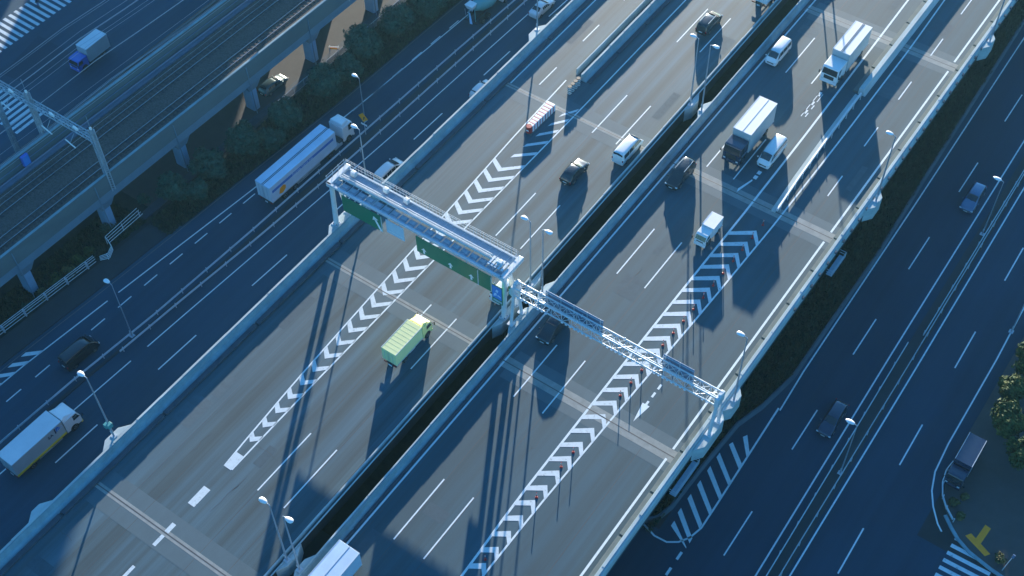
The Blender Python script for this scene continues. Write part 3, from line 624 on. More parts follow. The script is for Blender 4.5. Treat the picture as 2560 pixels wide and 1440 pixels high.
b.build('lattice', t)
for x in (x0 + 2.9, x0 + 7.9, x0 + 13.0, x0 + 18.2):
    for y in (ya, yb):
        for z in (za, zb): MB().tube((x - .05, y, z), (x + .05, y, z), .17, 'galv_w', 10).build('flange', t)
b = MB()
for i in range(46): 
    x = x0 + .6 + i * .5
    if i % 11 < 8: b.box(x, x + .22, ya - .22, ya - .1, za - .02, za + .05, 'sign_white')
b.build('cable_clip', t)
for x, zt in ((x0, 6.9), (x1, 6.75)):
    for s_ in (-1, 1): 
        b = MB(); b.tube((x, s_ * .95, .95), (x, s_ * .25, zt), .19, 'galv_w', 12, .17); b.box(x - .35, x + .35, s_ * .95 - .35, s_ * .95 + .35, .9, 1.0, 'galv_w'); b.build('leg', t)
    MB().box(x - .22, x + .22, -.7, .7, 5.3, 6.7, 'galv_w').build('head_block', t, bevel=.06)
    MB().lathe([(0, .2), (.12, .22), (.25, .14)], (x, 0, zt - .1), (0, 0, 1), 'galv_w', 12).build('cap', t)
for xa, xb, lab in ((-46.0, -39.0, 'long navy sign panel seen from behind, on the left half of the white truss'), (-31.9, -28.4, 'short navy sign panel seen from behind, on the right half of the white truss')):
    s = thing('direction_sign', lab, 'road sign', ((xa + xb) / 2, 69.0, 4.55)); w = (xb - xa) / 2
    MB().box(-w, w, 0, .1, 0, 2.55, 'sign_navy').build('panel', s, bevel=.02)
    b = MB(); q = -w + .3
    while q < w: b.box(q, q + .07, -.12, 0, .1, 2.75, 'galv'); q += 1.6
    b.box(-w, w, -.08, 0, 2.35, 2.43, 'galv'); b.build('back_frame', s)

# ------------------------------------------------------------------ railway viaduct
VR = RAD(-1.15)     # yaw of the railway against the expressway
def vx(x, y): return x + .0205 * (y - 44)
t = thing('railway_viaduct', 'concrete railway viaduct carrying two tracks, with pale blue girder band and columns', 'viaduct', (-102.0, 44, 0), VR)
Ya, Yb = -110.0, 330.0
b = MB(); b.box(-10.2, .0, Ya, Yb, -1.95, -1.35, 'rail_conc'); b.build('slab', t)
b = MB(); b.box(-.22, .06, Ya, Yb, -2.25, .15, 'rail_conc'); b.box(-.30, -.02, Ya, Yb, .152, .24, 'concrete'); b.build('parapet', t)
b = MB(); b.box(-10.4, -10.12, Ya, Yb, -2.25, .95, 'rail_conc'); b.box(-10.44, -10.08, Ya, Yb, .952, 1.03, 'concrete'); b.build('parapet', t)
b = MB(); b.box(-.55, -.05, Ya, Yb, -3.55, -2.26, 'girder'); b.box(-.6, .05, Ya, Yb, -2.33, -2.26, 'girder'); b.build('edge_girder', t)
b = MB(); b.box(-10.1, -9.7, Ya, Yb, -3.55, -1.96, 'girder'); b.box(-6.9, -6.5, Ya, Yb, -3.4, -1.96, 'girder'); b.box(-3.6, -3.2, Ya, Yb, -3.4, -1.96, 'girder'); b.build('inner_girder', t)
b = MB(); b.box(-9.0, -.9, Ya, Yb, -1.345, -1.14, 'ballast'); b.build('ballast_bed', t)
for cx in (-3.0, -7.0):
    b = MB(); y = Ya + .3
    while y < Yb: b.box(cx - 1.05, cx + 1.05, y, y + .24, -1.2, -1.09, 'sleeper'); y += .68
    tr = b.build('sleepers', t); 
    for d in (-.54, .54): MB().box(cx + d - .035, cx + d + .035, Ya, Yb, -1.085, -.96, 'rail').build('rail', t)
b = MB(); b.box(-10.08, -9.15, Ya, Yb, -1.345, -1.0, 'duct'); b.build('cable_trough', t)
b = MB(); b.tube((-9.7, Ya, -.88), (-9.7, Yb, -.88), .09, 'pipe', 8); b.tube((-9.98, Ya, -.1), (-9.98, Yb, -.1), .05, 'pipe', 8); b.build('pipe', t)
b = MB(); b.tube((-10.0, Ya, .75), (-10.0, Yb, .75), .03, 'wire', 6); b.tube((-10.5, Ya, .85), (-10.5, Yb, .85), .04, 'wire', 6); b.build('cable', t)
for i, y in enumerate((-55, -42.4, -29.8, -17.2, -4.6, 8, 20.6, 32.6, 44.7, 57.2, 70, 82.9, 94.6, 107.4, 120, 132.6, 145.2, 157.8)):
    for k, xc in enumerate((-1.35, -8.6)):
        b = MB(); yy = y - 44
        b.box(xc - .85, xc + .85, yy - .55, yy + .55, G - .5, -4.0, 'jacket'); b.build('column', t, bevel=.18)
        b = MB(); b.hexa([(xc - .9, yy - .7, -4.9), (xc + .9, yy - .7, -4.9), (xc + .9, yy + .7, -4.9), (xc - .9, yy + .7, -4.9), (xc - 1.2, yy - 1.25, -3.56), (xc + 1.25, yy - 1.25, -3.56), (xc + 1.25, yy + 1.25, -3.56), (xc - 1.2, yy + 1.25, -3.56)], 'girder')
        b.build('bearing_head', t)
    if i > 5: MB().tube((.12, y - 44 - .9, -.2), (.12, y - 44 - .7, G), .07, 'girder', 8).build('drain_pipe', t)
# catenary portals
def mast(parent, x, y, z0, z1, m='cat_steel', w=.22):
    b = MB()
    for dx in (-w, w):
        for dy in (-w, w): b.box(x + dx - .07, x + dx + .07, y + dy - .07, y + dy + .07, z0, z1, m)
    z = z0
    while z < z1 - .4:
        b.tube((x - w, y - w, z), (x + w, y - w, z + .4), .04, m, 4); b.tube((x + w, y - w, z + .4), (x + w, y + w, z), .04, m, 4)
        b.tube((x + w, y + w, z), (x - w, y + w, z + .4), .04, m, 4); b.tube((x - w, y + w, z + .4), (x - w, y - w, z), .04, m, 4); z += .4
    b.lathe([(0, .16), (.3, .16), (.4, .05)], (x, y, z1), (0, 0, 1), 'ceram', 10); b.tube((x, y, z1 + .3), (x, y, z1 + 2.1), .03, m, 6)
    b.build('mast', parent)
def portal(label, yc, xs, zb=5.6, ztop=7.4, z0=(-2.6, -1.3, G)):
    t = thing('catenary_portal', label, 'catenary portal', (0, yc, 0), 0)
    for x, z in zip(xs, z0): mast(t, x, 0, z, ztop)
    b = MB(); xa, xb = xs[-1] - .5, xs[0]
    for dy in (-.3, .3):
        for dz in (0, .6): b.tube((xa, dy, zb + dz), (xb, dy, zb + dz), .08, 'cat_steel', 6)
    x = xa; k = 0
    while x < xb - .6:
        for dy in (-.3, .3): b.tube((x, dy, zb + (.6 if k % 2 else 0)), (x + .6, dy, zb + (0 if k % 2 else .6)), .045, 'cat_steel', 4)
        b.tube((x, -.3, zb + .6), (x + .6, .3, zb + .6), .025, 'cat_steel', 4); b.tube((x, -.3, zb), (x, .3, zb), .025, 'cat_steel', 4); x += .6; k += 1
    b.build('cross_beam', t)
    for x in xs[:2]: MB().tube((x - (0 if x == xs[0] else -.1), 0, zb - 1.6), (x - 1.6 if x == xs[0] else x + 1.5, 0, zb), .05, 'cat_steel', 6).build('brace', t)
    for x in (xs[0] - 3.0, xs[0] - 7.0, xs[1] - 3.2, xs[1] - 5.6):
        b = MB(); b.tube((x, -.25, zb + .8), (x + .8, -.35, zb + .8), .15, 'ceram', 8); b.tube((x, -.5, zb - .1), (x, -1.3, zb - .9), .035, 'cat_steel', 6); b.tube((x - .9, -1.3, zb - .9), (x + .9, -1.45, zb - 1.2), .08, 'ceram', 8)
        for q in range(3): b.lathe([(0, .05), (.05, .13), (.1, .05)], (x - .2 + q * .2, -.3, zb + .35), (0, 1, .2), 'ceram', 8)
        b.build('insulator', t)
    return t
portal('near catenary portal of grey lattice steel across both railway tracks, beside the crossing street', 58.6, (-101.85, -112.7, -120.6))
portal('far catenary portal above the top left corner', 102.0, (-100.95, -111.8, -119.4))
portal('catenary portal at the lower left beyond the frame', 15.0, (-102.8, -113.6, -121.5))
wl = [(-105.0, 4.5, 'contact wire of the nearer track'), (-109.0, 4.5, 'contact wire of the farther track'), (-105.0, 5.9, 'messenger wire above the nearer track'), (-109.0, 5.9, 'messenger wire above the farther track')]
for i, (x, z, lab) in enumerate(wl): MB().tube((vx(x, -60), -60, z), (vx(x, 330), 330, z), .018, 'wire', 6).build('overhead_wire', label='thin steel ' + lab, cat='wire', group='overhead railway wires')
for i in range(11):
    x = -112.9 - .78 * i; z = (1.2, .6, 6.4, 3.0, 2.2, 6.8, 5.2, 4.4, 2.8, 6.0, 5.0)[i]
    b = MB(); y = -60
    while y < 300:
        y1 = y + 43.4; P = [(vx(x, y + 43.4 * q / 6), y + 43.4 * q / 6, z - .5 * 4 * (q / 6) * (1 - q / 6)) for q in range(7)]
        b.path(P, .035 if i % 3 == 0 else .022, 'wire', 5); y = y1
    b.build('overhead_wire', label='pale feeder cable over the strip left of the viaduct, %s counting out from the viaduct' % ords[i], cat='wire', group='feeder cables')
# dark siding strip beyond the viaduct
mb = MB(); mb.box(-122, -112.6, -100, 330, G - .05, G + .35, 'ballast'); struct('siding_bed', mb)
mb = MB(); mb.box(-119.9, -119.6, -100, 330, G + .3, G + 2.2, 'rail_conc'); mb.build('boundary_wall', label='low dark boundary wall between the siding strip and the crossing street', cat='wall')
t = thing('relay_cabinet', 'flat blue cabinet fixed on the viaduct wall under the catenary portal', 'cabinet', (vx(-112.0, 54) + .1, 54.6, -1))
MB().box(-.1, .35, -.5, .5, .4, 1.9, 'b_paint').build('housing', t, bevel=.03); MB().box(.35, .37, -.42, .42, .5, 1.8, 'sign_blue').build('door', t)

# ------------------------------------------------------------------ guardrails on the side streets
def guardrail(label, pl, y0, y1, face=1, st=2.0):
    t = thing('guardrail', label, 'guardrail', (lin(pl, y0), y0, G)); ox, oy = lin(pl, y0), y0
    pts = [(x - ox, y - oy) for x, y in sample(pl, y0, y1, 4)]
    b = MB()
    for z in (.45, .62): b.loftpath(pts, [(face * .04, z), (face * .12, z + .05), (face * .12, z + .1), (face * .04, z + .15), (face * .02, z + .075)], 'galv_m')
    b.build('beam', t); b = MB(); y = y0 + .5; n = 0
    while y < y1 and n < 95:
        x = lin(pl, y) - ox; MB().tube((x, y - oy, .0), (x, y - oy, .85), .055, 'galv', 8).build('post', t); y += st; n += 1
    return t
guardrail('galvanised guardrail on the left side of the strip between the two lower left carriageways', LF_GL, 14, 130, 1, 4.0)
guardrail('galvanised guardrail on the right side of the strip between the two lower left carriageways', LF_GR, 44, 130, 1, 4.0)
guardrail('galvanised guardrail left of the pale bonnet car, inner side of the right street median', [(a + .9, b_) for a, b_ in RFM], 56, 96, 1, 4.0)
guardrail('galvanised guardrail on the left edge of the right street median, upper stretch', [(a + 1.9, b_) for a, b_ in RFM], 98, 170, 1, 4.0)
guardrail('galvanised guardrail on the right edge of the right street median', [(a - .75, b_) for a, b_ in RFM2], 50, 170, -1, 4.0)
mb = MB(); mb.loftpath(sample([(a + 1.0, b_) for a, b_ in RFM], -20, 250, 8), [(0, G), (0, G + .09), (1.5, G + .09), (1.5, G)], 'walk_dark'); struct('median_strip', mb)
mb = MB(); a = sample(LF_GL, -40, 200, 8, .35); c = sample(LF_GR, -40, 200, 8, -.35)
for (xa, y_), (xb, _), (xc, y2), (xd, _) in zip(a[:-1], c[:-1], a[1:], c[1:]): mb.hexa([(xa, y_, G), (xb, y_, G), (xd, y2, G), (xc, y2, G), (xa, y_, G + .1), (xb, y_, G + .1), (xd, y2, G + .1), (xc, y2, G + .1)], 'walk_dark')
struct('median_strip', mb)
# curved guardrail bottom right
t = thing('guardrail', 'short curved steel guardrail round the street corner at the lower right', 'guardrail', (0, 0, G))
CP = [(-4.05, 84.3), (-4.2, 82.9), (-3.95, 81.4), (-3.3, 79.9), (-2.5, 78.9), (-1.3, 77.9)]
MB().loftpath(CP, [(0, .45), (.09, .5), (.09, .75), (0, .8)], 'galv_w').build('beam', t)
for x, y in CP: MB().tube((x + .1, y, 0), (x + .1, y, .85), .06, 'galv', 8).build('post', t)
# three-pipe railing at left
t = thing('pipe_railing', 'long white three pipe railing along the footway at the lower left', 'railing', (0, 0, G))
RP = [(-102.6, 5), (-100.9, 36.5), (-99.75, 51.9)]
b = MB()
for z, d in ((1.25, .25), (1.22, 0), (.85, -.02), (.35, 0)): b.path([(lin(RP, y) - d, y, z) for y in (5, 20, 36.5, 51.9)], .045, 'galv_w', 8)
b.build('rails', t); y = 8.0
while y < 52: b = MB(); b.box(lin(RP, y) - .28, lin(RP, y) + .06, y - .08, y + .08, .1, 1.24, 'galv'); b.build('post', t); y += 3.05
t = thing('handrail', 'white curved four pipe handrail beside the stair between railing and street', 'handrail', (0, 0, G))
b = MB()
for i in range(4): b.path([(-99.3 - i * .04, 52.3, 1.2 - i * .26), (-98.8 + .02 * i, 53.2, 1.2 - i * .26), (-99.3, 54.3, 1.25 - i * .26), (-101.0 + .16 * i, 54.9, 1.25 - i * .26), (-101.2 + .3 * i, 60.4, 1.25 - i * .15)], .04, 'sign_white', 6)
b.build('rails', t)
for x, y in ((-98.9, 53.1), (-100.9, 54.8), (-100.9, 57.5), (-100.8, 60.2)): MB().tube((x, y, 0), (x, y, 1.25), .05, 'galv_w', 8).build('post', t)
# panel fence along the lane
for i, (y0, y1, lab) in enumerate(((75.2, 79.5, 'grey mesh fence panel run nearest the parked grey green car'), (84.0, 91.8, 'grey mesh fence run between the two round trees by the lane'), (94.5, 100.5, 'grey mesh fence run behind the second round tree'), (102.5, 112.0, 'grey mesh fence run near the top of the lane'))):
    t = thing('mesh_fence', lab, 'fence', (-99.7 + .02 * (y0 - 77), y0, G)); b = MB(); b.tube((0, 0, 1.25), (.1, y1 - y0, 1.25), .04, 'galv_w', 8); b.tube((0, 0, .2), (.1, y1 - y0, .2), .03, 'galv', 8); b.build('rail', t)
    b = MB(); y = .1
    while y < y1 - y0: b.box(-.01, .01, y, y + .05, .2, 1.25, 'mesh_fence'); y += .13
    b.build('mesh', t); y = 0
    while y <= y1 - y0: MB().tube((0, y, 0), (0, y, 1.3), .045, 'galv', 8).build('post', t); y += 1.95
t = thing('barricade', 'small orange and white barricade standing by the viaduct column under the railway', 'barricade', (-100.6, 97.4, G), .5)
MB().box(-.7, .7, -.04, .04, .55, .8, 'sign_orange').build('board', t); MB().box(-.7, .7, -.04, .04, .85, 1.0, 'sign_white').build('board', t)
for x in (-.6, .6): MB().box(x - .04, x + .04, -.25, .25, 0, 1.0, 'galv').build('foot', t)
# diamond sign
t = thing('warning_sign', 'orange diamond warning sign with black arrow above a small plate, by the trailer truck', 'road sign', (-86.85, 87.4, G))
MB().tube((0, 0, 0), (0, 0, 3.4), .05, 'galv', 8).build('post', t)
b = MB(); b.hexa([(0, -.09, 2.3), (.8, -.09, 3.1), (.8, -.05, 3.1), (0, -.05, 2.3), (-.8, -.09, 3.1), (0, -.09, 3.9), (0, -.05, 3.9), (-.8, -.05, 3.1)], 'sign_orange'); b.build('diamond', t)
b = MB(); b.add([(-.3, -.1, 2.9), (.08, -.1, 3.2), (.32, -.1, 3.4), (.18, -.1, 2.85), (0, -.1, 2.65)], [(0, 1, 2), (1, 3, 2), (1, 4, 3)], 'trim'); b.build('arrow', t)
MB().box(-.5, .5, -.09, -.06, 1.7, 2.0, 'sign_white').build('plate', t)
# corner signpost lower right
t = thing('signpost', 'thin white signpost leaning over the corner footway at the lower right', 'signpost', (5.0, 75.6, G))
MB().tube((0, 0, 0), (.25, .6, 2.6), .035, 'galv_w', 8).build('post', t); MB().box(.15, .4, .5, .62, 2.3, 2.9, 'pipe').build('sign_plate', t)

# corner island, footway, tactile paving at lower right
mb = MB(); pts = [(-3.95, 300), (-4.15, 92), (-4.2, 86), (-4.0, 83.0), (-3.4, 80.8), (-2.6, 79.0), (-1.4, 77.7), (0, 76.6), (1.5, 75.9), (4, 75.3), (60, 70), (60, 300)]
mb.add([(x, y, G + .15) for x, y in pts] + [(x, y, G - .02) for x, y in pts], [list(range(len(pts)))] + [(i, (i + 1) % len(pts), len(pts) + (i + 1) % len(pts), len(pts) + i) for i in range(len(pts))], 'walk')
struct('pavement', mb)
mb = MB(); mb.loftpath([(-2.2, 78.2), (-1.1, 77.2), (0, 76.35), (1.5, 75.65), (4.0, 75.1), (9, 74.5)], [(-.2, G), (-.2, G + .17), (.14, G + .17), (.14, G)], 'concrete'); struct('kerb', mb)
mb = MB(); mb.flat([(.45, 77.15), (3.0, 76.1), (3.35, 76.65), (.85, 77.75)], G + .156, 'yellow'); mb.flat([(1.45, 77.3), (2.1, 77.0), (2.3, 79.4), (1.65, 79.5)], G + .160, 'yellow')
struct('tactile_paving', mb)
# gore ground, kerb wall
mb = MB(); GG = [(-44, 40), (-27.6, 59.6), (-26.4, 61.0), (-25.75, 63.2), (-25.7, 68.8), (-25.2, 75.6), (-24.1, 79.3), (-23.2, 84.8), (-23.1, 106), (-23.7, 120), (-24.8, 156), (-26, 300), (-60, 300), (-60, 40)]
mb.add([(x, y, G + .16) for x, y in GG], [list(range(len(GG)))], 'soil'); struct('verge', mb)
mb = MB(); mb.loftpath([(-44, 40.2)] + [(-29.6, 59.35), (-27.2, 59.8), (-26.2, 60.9), (-25.7, 62.8), (-25.5, 68.4), (-25.0, 75.6), (-23.9, 79.2), (-23.0, 84.6), (-22.95, 106), (-23.5, 120), (-24.6, 156), (-26, 300)], [(-.28, G), (-.28, G + .62), (-.1, G + .62), (.1, G)], 'concrete_d'); mb.build('kerb_wall', label='low grey kerb wall bounding the dark grass verge below the right parapet', cat='wall')

# ------------------------------------------------------------------ vehicles (front = +Y, origin on the ground under the middle)
def wheel(parent, x, y, r, w, n=18):
    s = 1 if x > 0 else -1
    o = bpy.data.objects.new('wheel', None); COL.objects.link(o); o.parent = parent; o.location = (x, y, r); o.empty_display_size = .2
    MB().lathe([(-w / 2, r * .8), (-w / 2 + .03, r), (w / 2 - .03, r), (w / 2, r * .8)], (0, 0, 0), (s, 0, 0), 'tyre', n).build('tyre', o)
    MB().lathe([(w / 2 - .04, r * .62), (w / 2 + .012, r * .6), (w / 2 - .02, r * .35), (w / 2 + .01, r * .14)], (0, 0, 0), (s, 0, 0), 'rim', n).build('rim', o)
ST = {  # t along length from the rear, width factor, belt height, roof height, roof width factor
 'minivan': [(0, .86, .44, .50, .80), (.015, .95, .50, .60, .82), (.045, .985, .55, .90, .76), (.10, 1, .565, .975, .80), (.35, 1, .56, 1, .82), (.60, 1, .555, .985, .80), (.82, .99, .56, .60, .84), (.93, .97, .50, .53, .82), (.98, .92, .40, .43, .80), (1, .84, .33, .35, .78)],
 'van': [(0, .90, .46, .55, .84), (.012, .97, .52, .80, .84), (.03, .99, .54, .95, .83), (.08, 1, .55, .985, .85), (.4, 1, .55, 1, .86), (.78, 1, .545, .99, .84), (.93, .99, .53, .57, .88), (.975, .96, .44, .47, .86), (1, .86, .32, .35, .82)],
 'suv': [(0, .84, .46, .50, .78), (.02, .94, .53, .58, .80), (.05, .97, .60, .70, .78), (.14, 1, .61, .96, .72), (.35, 1, .60, 1, .76), (.56, 1, .60, .97, .74), (.70, 1, .60, .64, .86), (.90, .97, .55, .58, .84), (.975, .92, .44, .47, .80), (1, .82, .34, .36, .76)],
 'sedan': [(0, .84, .48, .52, .78), (.02, .94, .56, .62, .80), (.05, .97, .62, .66, .82), (.13, 1, .63, .68, .82), (.30, 1, .62, .97, .70), (.42, 1, .62, 1, .72), (.56, 1, .62, .97, .70), (.72, 1, .62, .66, .85), (.90, .97, .56, .59, .83), (.975, .92, .46, .49, .80), (1, .82, .36, .38, .76)],
 'hatch': [(0, .84, .44, .50, .78), (.02, .93, .52, .60, .80), (.06, .97, .58, .80, .72), (.14, 1, .59, .96, .74), (.4, 1, .58, 1, .76), (.56, 1, .58, .97, .74), (.75, .99, .58, .62, .84), (.92, .96, .52, .55, .82), (.98, .90, .42, .45, .80), (1, .82, .34, .36, .76)]}
# station indices: rear glass (a, b), roof front -> cowl (c, d)
GI = {'minivan': (1, 2, 5, 6), 'van': (1, 2, 5, 6), 'suv': (2, 3, 5, 6), 'sedan': (3, 4, 6, 7), 'hatch': (1, 3, 5, 6)}
def car(name, label, x, y, z, L, Wd, H, style, paint, rot=0.0, group=None, plate=True, roofrack=False, glow=False):
    t = thing(name, label, 'van' if 'van' in name else 'car', (x, y, z), rot, group); hw = Wd / 2; st = ST[style]
    def ring(q):
        tt, w, zb, zr, wr = q; yy = (tt - .5) * L; w *= hw; zb *= H; zr *= H; wr *= hw; g = .17
        return [(w * .86, yy, g), (w * .97, yy, g + .1), (w, yy, g + (zb - g) * .55), (w * .965, yy, zb), (min(w * .93, max(wr, w * .72)) if zr - zb > .25 * H else w * .80, yy, zr - .035 * H * (1 if zr - zb > .2 * H else .1)), (wr * .72, yy, zr), (0, yy, zr + .012 * H)]
    rings = [ring(q) for q in st]; V = []; F = []; k = 7; n = len(rings)
    for r in rings: V += r + [(-a, b_, c) for a, b_, c in r[:-1][::-1]]
    kk = 13
    for i in range(n - 1):
        for j in range(kk - 1): F.append((i * kk + j, i * kk + j + 1, (i + 1) * kk + j + 1, (i + 1) * kk + j))
        F.append((i * kk + kk - 1, i * kk, (i + 1) * kk, (i + 1) * kk + kk - 1))
    F += [list(range(kk))[::-1], [(n - 1) * kk + j for j in range(kk)]]
    b = MB(); b.add(V, F, paint); o = b.build('body', t, smooth=True); o.modifiers.new('sub', 'SUBSURF').levels = 1; o.modifiers['sub'].render_levels = 2
    for e in o.data.edges: pass
    def panel(nm, q, inset, off, m, side=None):
        q = [Vector(p) for p in q]; c = sum(q, Vector()) / 4; nrm = (q[1] - q[0]).cross(q[3] - q[0]).normalized()
        if nrm.dot(c - Vector((0, c.y * .8, H * .4))) < 0: nrm = -nrm
        q = [p + (c - p) * inset + nrm * off for p in q]; MB().add([*q], [(0, 1, 2, 3)], m).build(nm, t)
    ra, rb, fc, fd = GI[style]
    def P(i, j): p = rings[i][j]; return Vector(p)
    def mx(p): return Vector((-p.x, p.y, p.z))
    # windscreen and rear glass: fan of two rows across
    def glass(nm, i0, i1, lo, hi):
        A = P(i0, 4).lerp(P(i1, 4), lo); B = P(i0, 4).lerp(P(i1, 4), hi); A0 = P(i0, 6).lerp(P(i1, 6), lo); B0 = P(i0, 6).lerp(P(i1, 6), hi)
        A.x *= .90; B.x *= .90; up = Vector((0, (1 if nm == 'windscreen' else -1) * .03, .028)); A0.z -= .004
        MB().add([A + up, A0 + up, mx(A) + up, mx(B) + up, B0 + up, B + up], [(0, 1, 4, 5), (1, 2, 3, 4)], 'glass').build(nm, t)
    glass('windscreen', fc, fd, .10, .90); glass('rear_window', rb, ra, .12, .85 if style != 'hatch' else .6)
    for s in (1, -1):
        pts = [fd - .0]; first = rb; last = fc
        ys = [(P(rb, 4).y + .12), P(rb, 4).y + (P(fc, 4).y - P(rb, 4).y) * .36, P(rb, 4).y + (P(fc, 4).y - P(rb, 4).y) * .70, P(fc, 4).y - .02]
        def at(yv, j):
            for i in range(n - 1):
                if rings[i][j][1] <= yv <= rings[i + 1][j][1]: return P(i, j).lerp(P(i + 1, j), (yv - rings[i][j][1]) / max(1e-6, rings[i + 1][j][1] - rings[i][j][1]))
            return P(fc, j)
        for w0, w1 in zip(ys[:-1], ys[1:]):
            q = [at(w0 + .04, 3), at(w1 - .04, 3), at(w1 - .04, 4), at(w0 + .04, 4)]; q = [q[0].lerp(q[3], .10), q[1].lerp(q[2], .10), q[1].lerp(q[2], .84), q[0].lerp(q[3], .84)]
            q = [Vector(((p.x + .022) * s, p.y, p.z)) for p in q]; MB().add(q, [(0, 1, 2, 3)], 'glass').build('side_window', t)
        yq = P(fd, 3).y - .10; a_ = at(ys[3] + .03, 3); bq = at(yq, 3); c_ = at(ys[3] + .03, 4); q = [a_.lerp(c_, .1), bq.lerp(at(yq, 4), .1), at(ys[3] + .06, 4).lerp(at(ys[3] + .06, 3), .15)]
        MB().add([Vector(((p.x + .022) * s, p.y, p.z)) for p in q], [(0, 1, 2)], 'glass').build('side_window', t)
        MB().box(s * hw * .80 - .13, s * hw * .80 + .13, L / 2 - .16, L / 2 - .02, H * .34, H * .41, 'light').build('headlight', t, bevel=.02)
        MB().box(s * hw * .84 - .07, s * hw * .84 + .07, -L / 2 - .0, -L / 2 + .10, H * .40, H * .54, 'tail').build('tail_light', t, bevel=.02)
        m_ = MB(); yq = P(fd, 3).y - .12; m_.box(s * (hw + .02), s * (hw + .17), yq - .08, yq + .06, H * .56, H * .64, paint); m_.build('mirror', t, bevel=.03)
        for yy in (-L * .30, L * .31): wheel(t, s * (hw - .09), yy, .31 if H < 1.7 else .33, .2)
    MB().box(-.24, .24, -L / 2 - .04, -L / 2 - .01, H * .34, H * .40, 'plate').build('number_plate', t)
    MB().box(-.24, .24, L / 2 + .0, L / 2 + .03, H * .20, H * .26, 'plate').build('number_plate', t)
    MB().box(-hw * .55, hw * .55, L / 2 - .06, L / 2 + .005, H * .24, H * .33, 'trim').build('grille', t, bevel=.02)
    if roofrack:
        for s in (1, -1): MB().box(s * hw * .70 - .02, s * hw * .70 + .02, -L * .34, L * .10, H * 1.0, H * 1.03, 'galv').build('roof_rail', t)
    return t
def wheels(t, hw, ys, r, w=.28, dual=()):
    for y in ys:
        for s in (1, -1): wheel(t, s * (hw - w / 2 - .02), y, r, w if y not in dual else w * 1.6)
def cab(t, y0, y1, hw, z0, z1, m, m2=None, rake=.18, deflector=None):
    """tilt cab between y0 (back) and y1 (front)"""
    zb = z0 + (z1 - z0) * .52; c = [(y0, z0), (y1 - .02, z0), (y1, z0 + .25), (y1, zb), (y1 - rake, z1 - .07), (y1 - rake - .22, z1), (y0, z1)]
    V = [(hw, y, z) for y, z in c] + [(-hw, y, z) for y, z in c]; n = len(c)
    b = MB(); b.add(V, [list(range(n)), list(range(n, 2 * n))[::-1]] + [(i, (i + 1) % n, n + (i + 1) % n, n + i) for i in range(n)], m)
    o = b.build('cab', t, bevel=.06)
    d = Vector((0, -(y1 - (y1 - rake)), (z1 - .07) - zb)); nn = Vector((0, d.z, -d.y)).normalized() * .014; A = Vector((0, y1, zb)); B = Vector((0, y1 - rake, z1 - .07))
    q0 = A.lerp(B, .04) + nn; q1 = A.lerp(B, .88) + nn; w = hw * .9
    MB().add([(-w, q0.y, q0.z), (w, q0.y, q0.z), (w * .96, q1.y, q1.z), (-w * .96, q1.y, q1.z)], [(0, 1, 2, 3)], 'glass').build('windscreen', o)
    for s in (1, -1):
        X = s * (hw + .008); MB().add([(X, y1 - .10, zb + .03), (X, y1 - .95, zb + .03), (X, y1 - .95, z1 - .16), (X, y1 - rake - .14, z1 - .16)], [(0, 1, 2, 3)], 'glass').build('side_window', o)
        b = MB(); b.tube((s * hw, y1 - .05, zb + .3), (s * (hw + .22), y1 + .12, zb + .35), .02, 'trim', 6); b.box(s * (hw + .22) - .07, s * (hw + .22) + .07, y1 + .08, y1 + .14, zb - .05, zb + .4, 'trim'); b.build('mirror', o)
        MB().box(s * hw * .74 - .14, s * hw * .74 + .14, y1 - .04, y1 + .02, z0 + .2, z0 + .38, 'light').build('headlight', o)
        b = MB(); b.lathe([(0, .5), (.02, .5)], (s * (hw - .005), (y0 + y1) / 2 - .1, z0 + .02), (s, 0, 0), 'trim', 16); b.build('wheel_arch', o)
    MB().box(-hw * .6, hw * .6, y1 - .02, y1 + .012, z0 + .42, zb - .12, 'trim').build('grille', o)
    MB().box(-hw, hw, y1 - .2, y1 + .05, z0 - .18, z0 + .12, m2 or m).build('bumper', o, bevel=.04)
    if deflector:
        b = MB(); dz = deflector; b.hexa([(-hw * .95, y0, z1 - .01), (hw * .95, y0, z1 - .01), (hw * .8, y1 - rake - .2, z1 - .01), (-hw * .8, y1 - rake - .2, z1 - .01), (-hw * .95, y0, z1 + dz), (hw * .95, y0, z1 + dz), (hw * .6, y0 + .5, z1 + dz * .75), (-hw * .6, y0 + .5, z1 + dz * .75)], m); b.build('roof_fairing', o, bevel=.08)
    return o
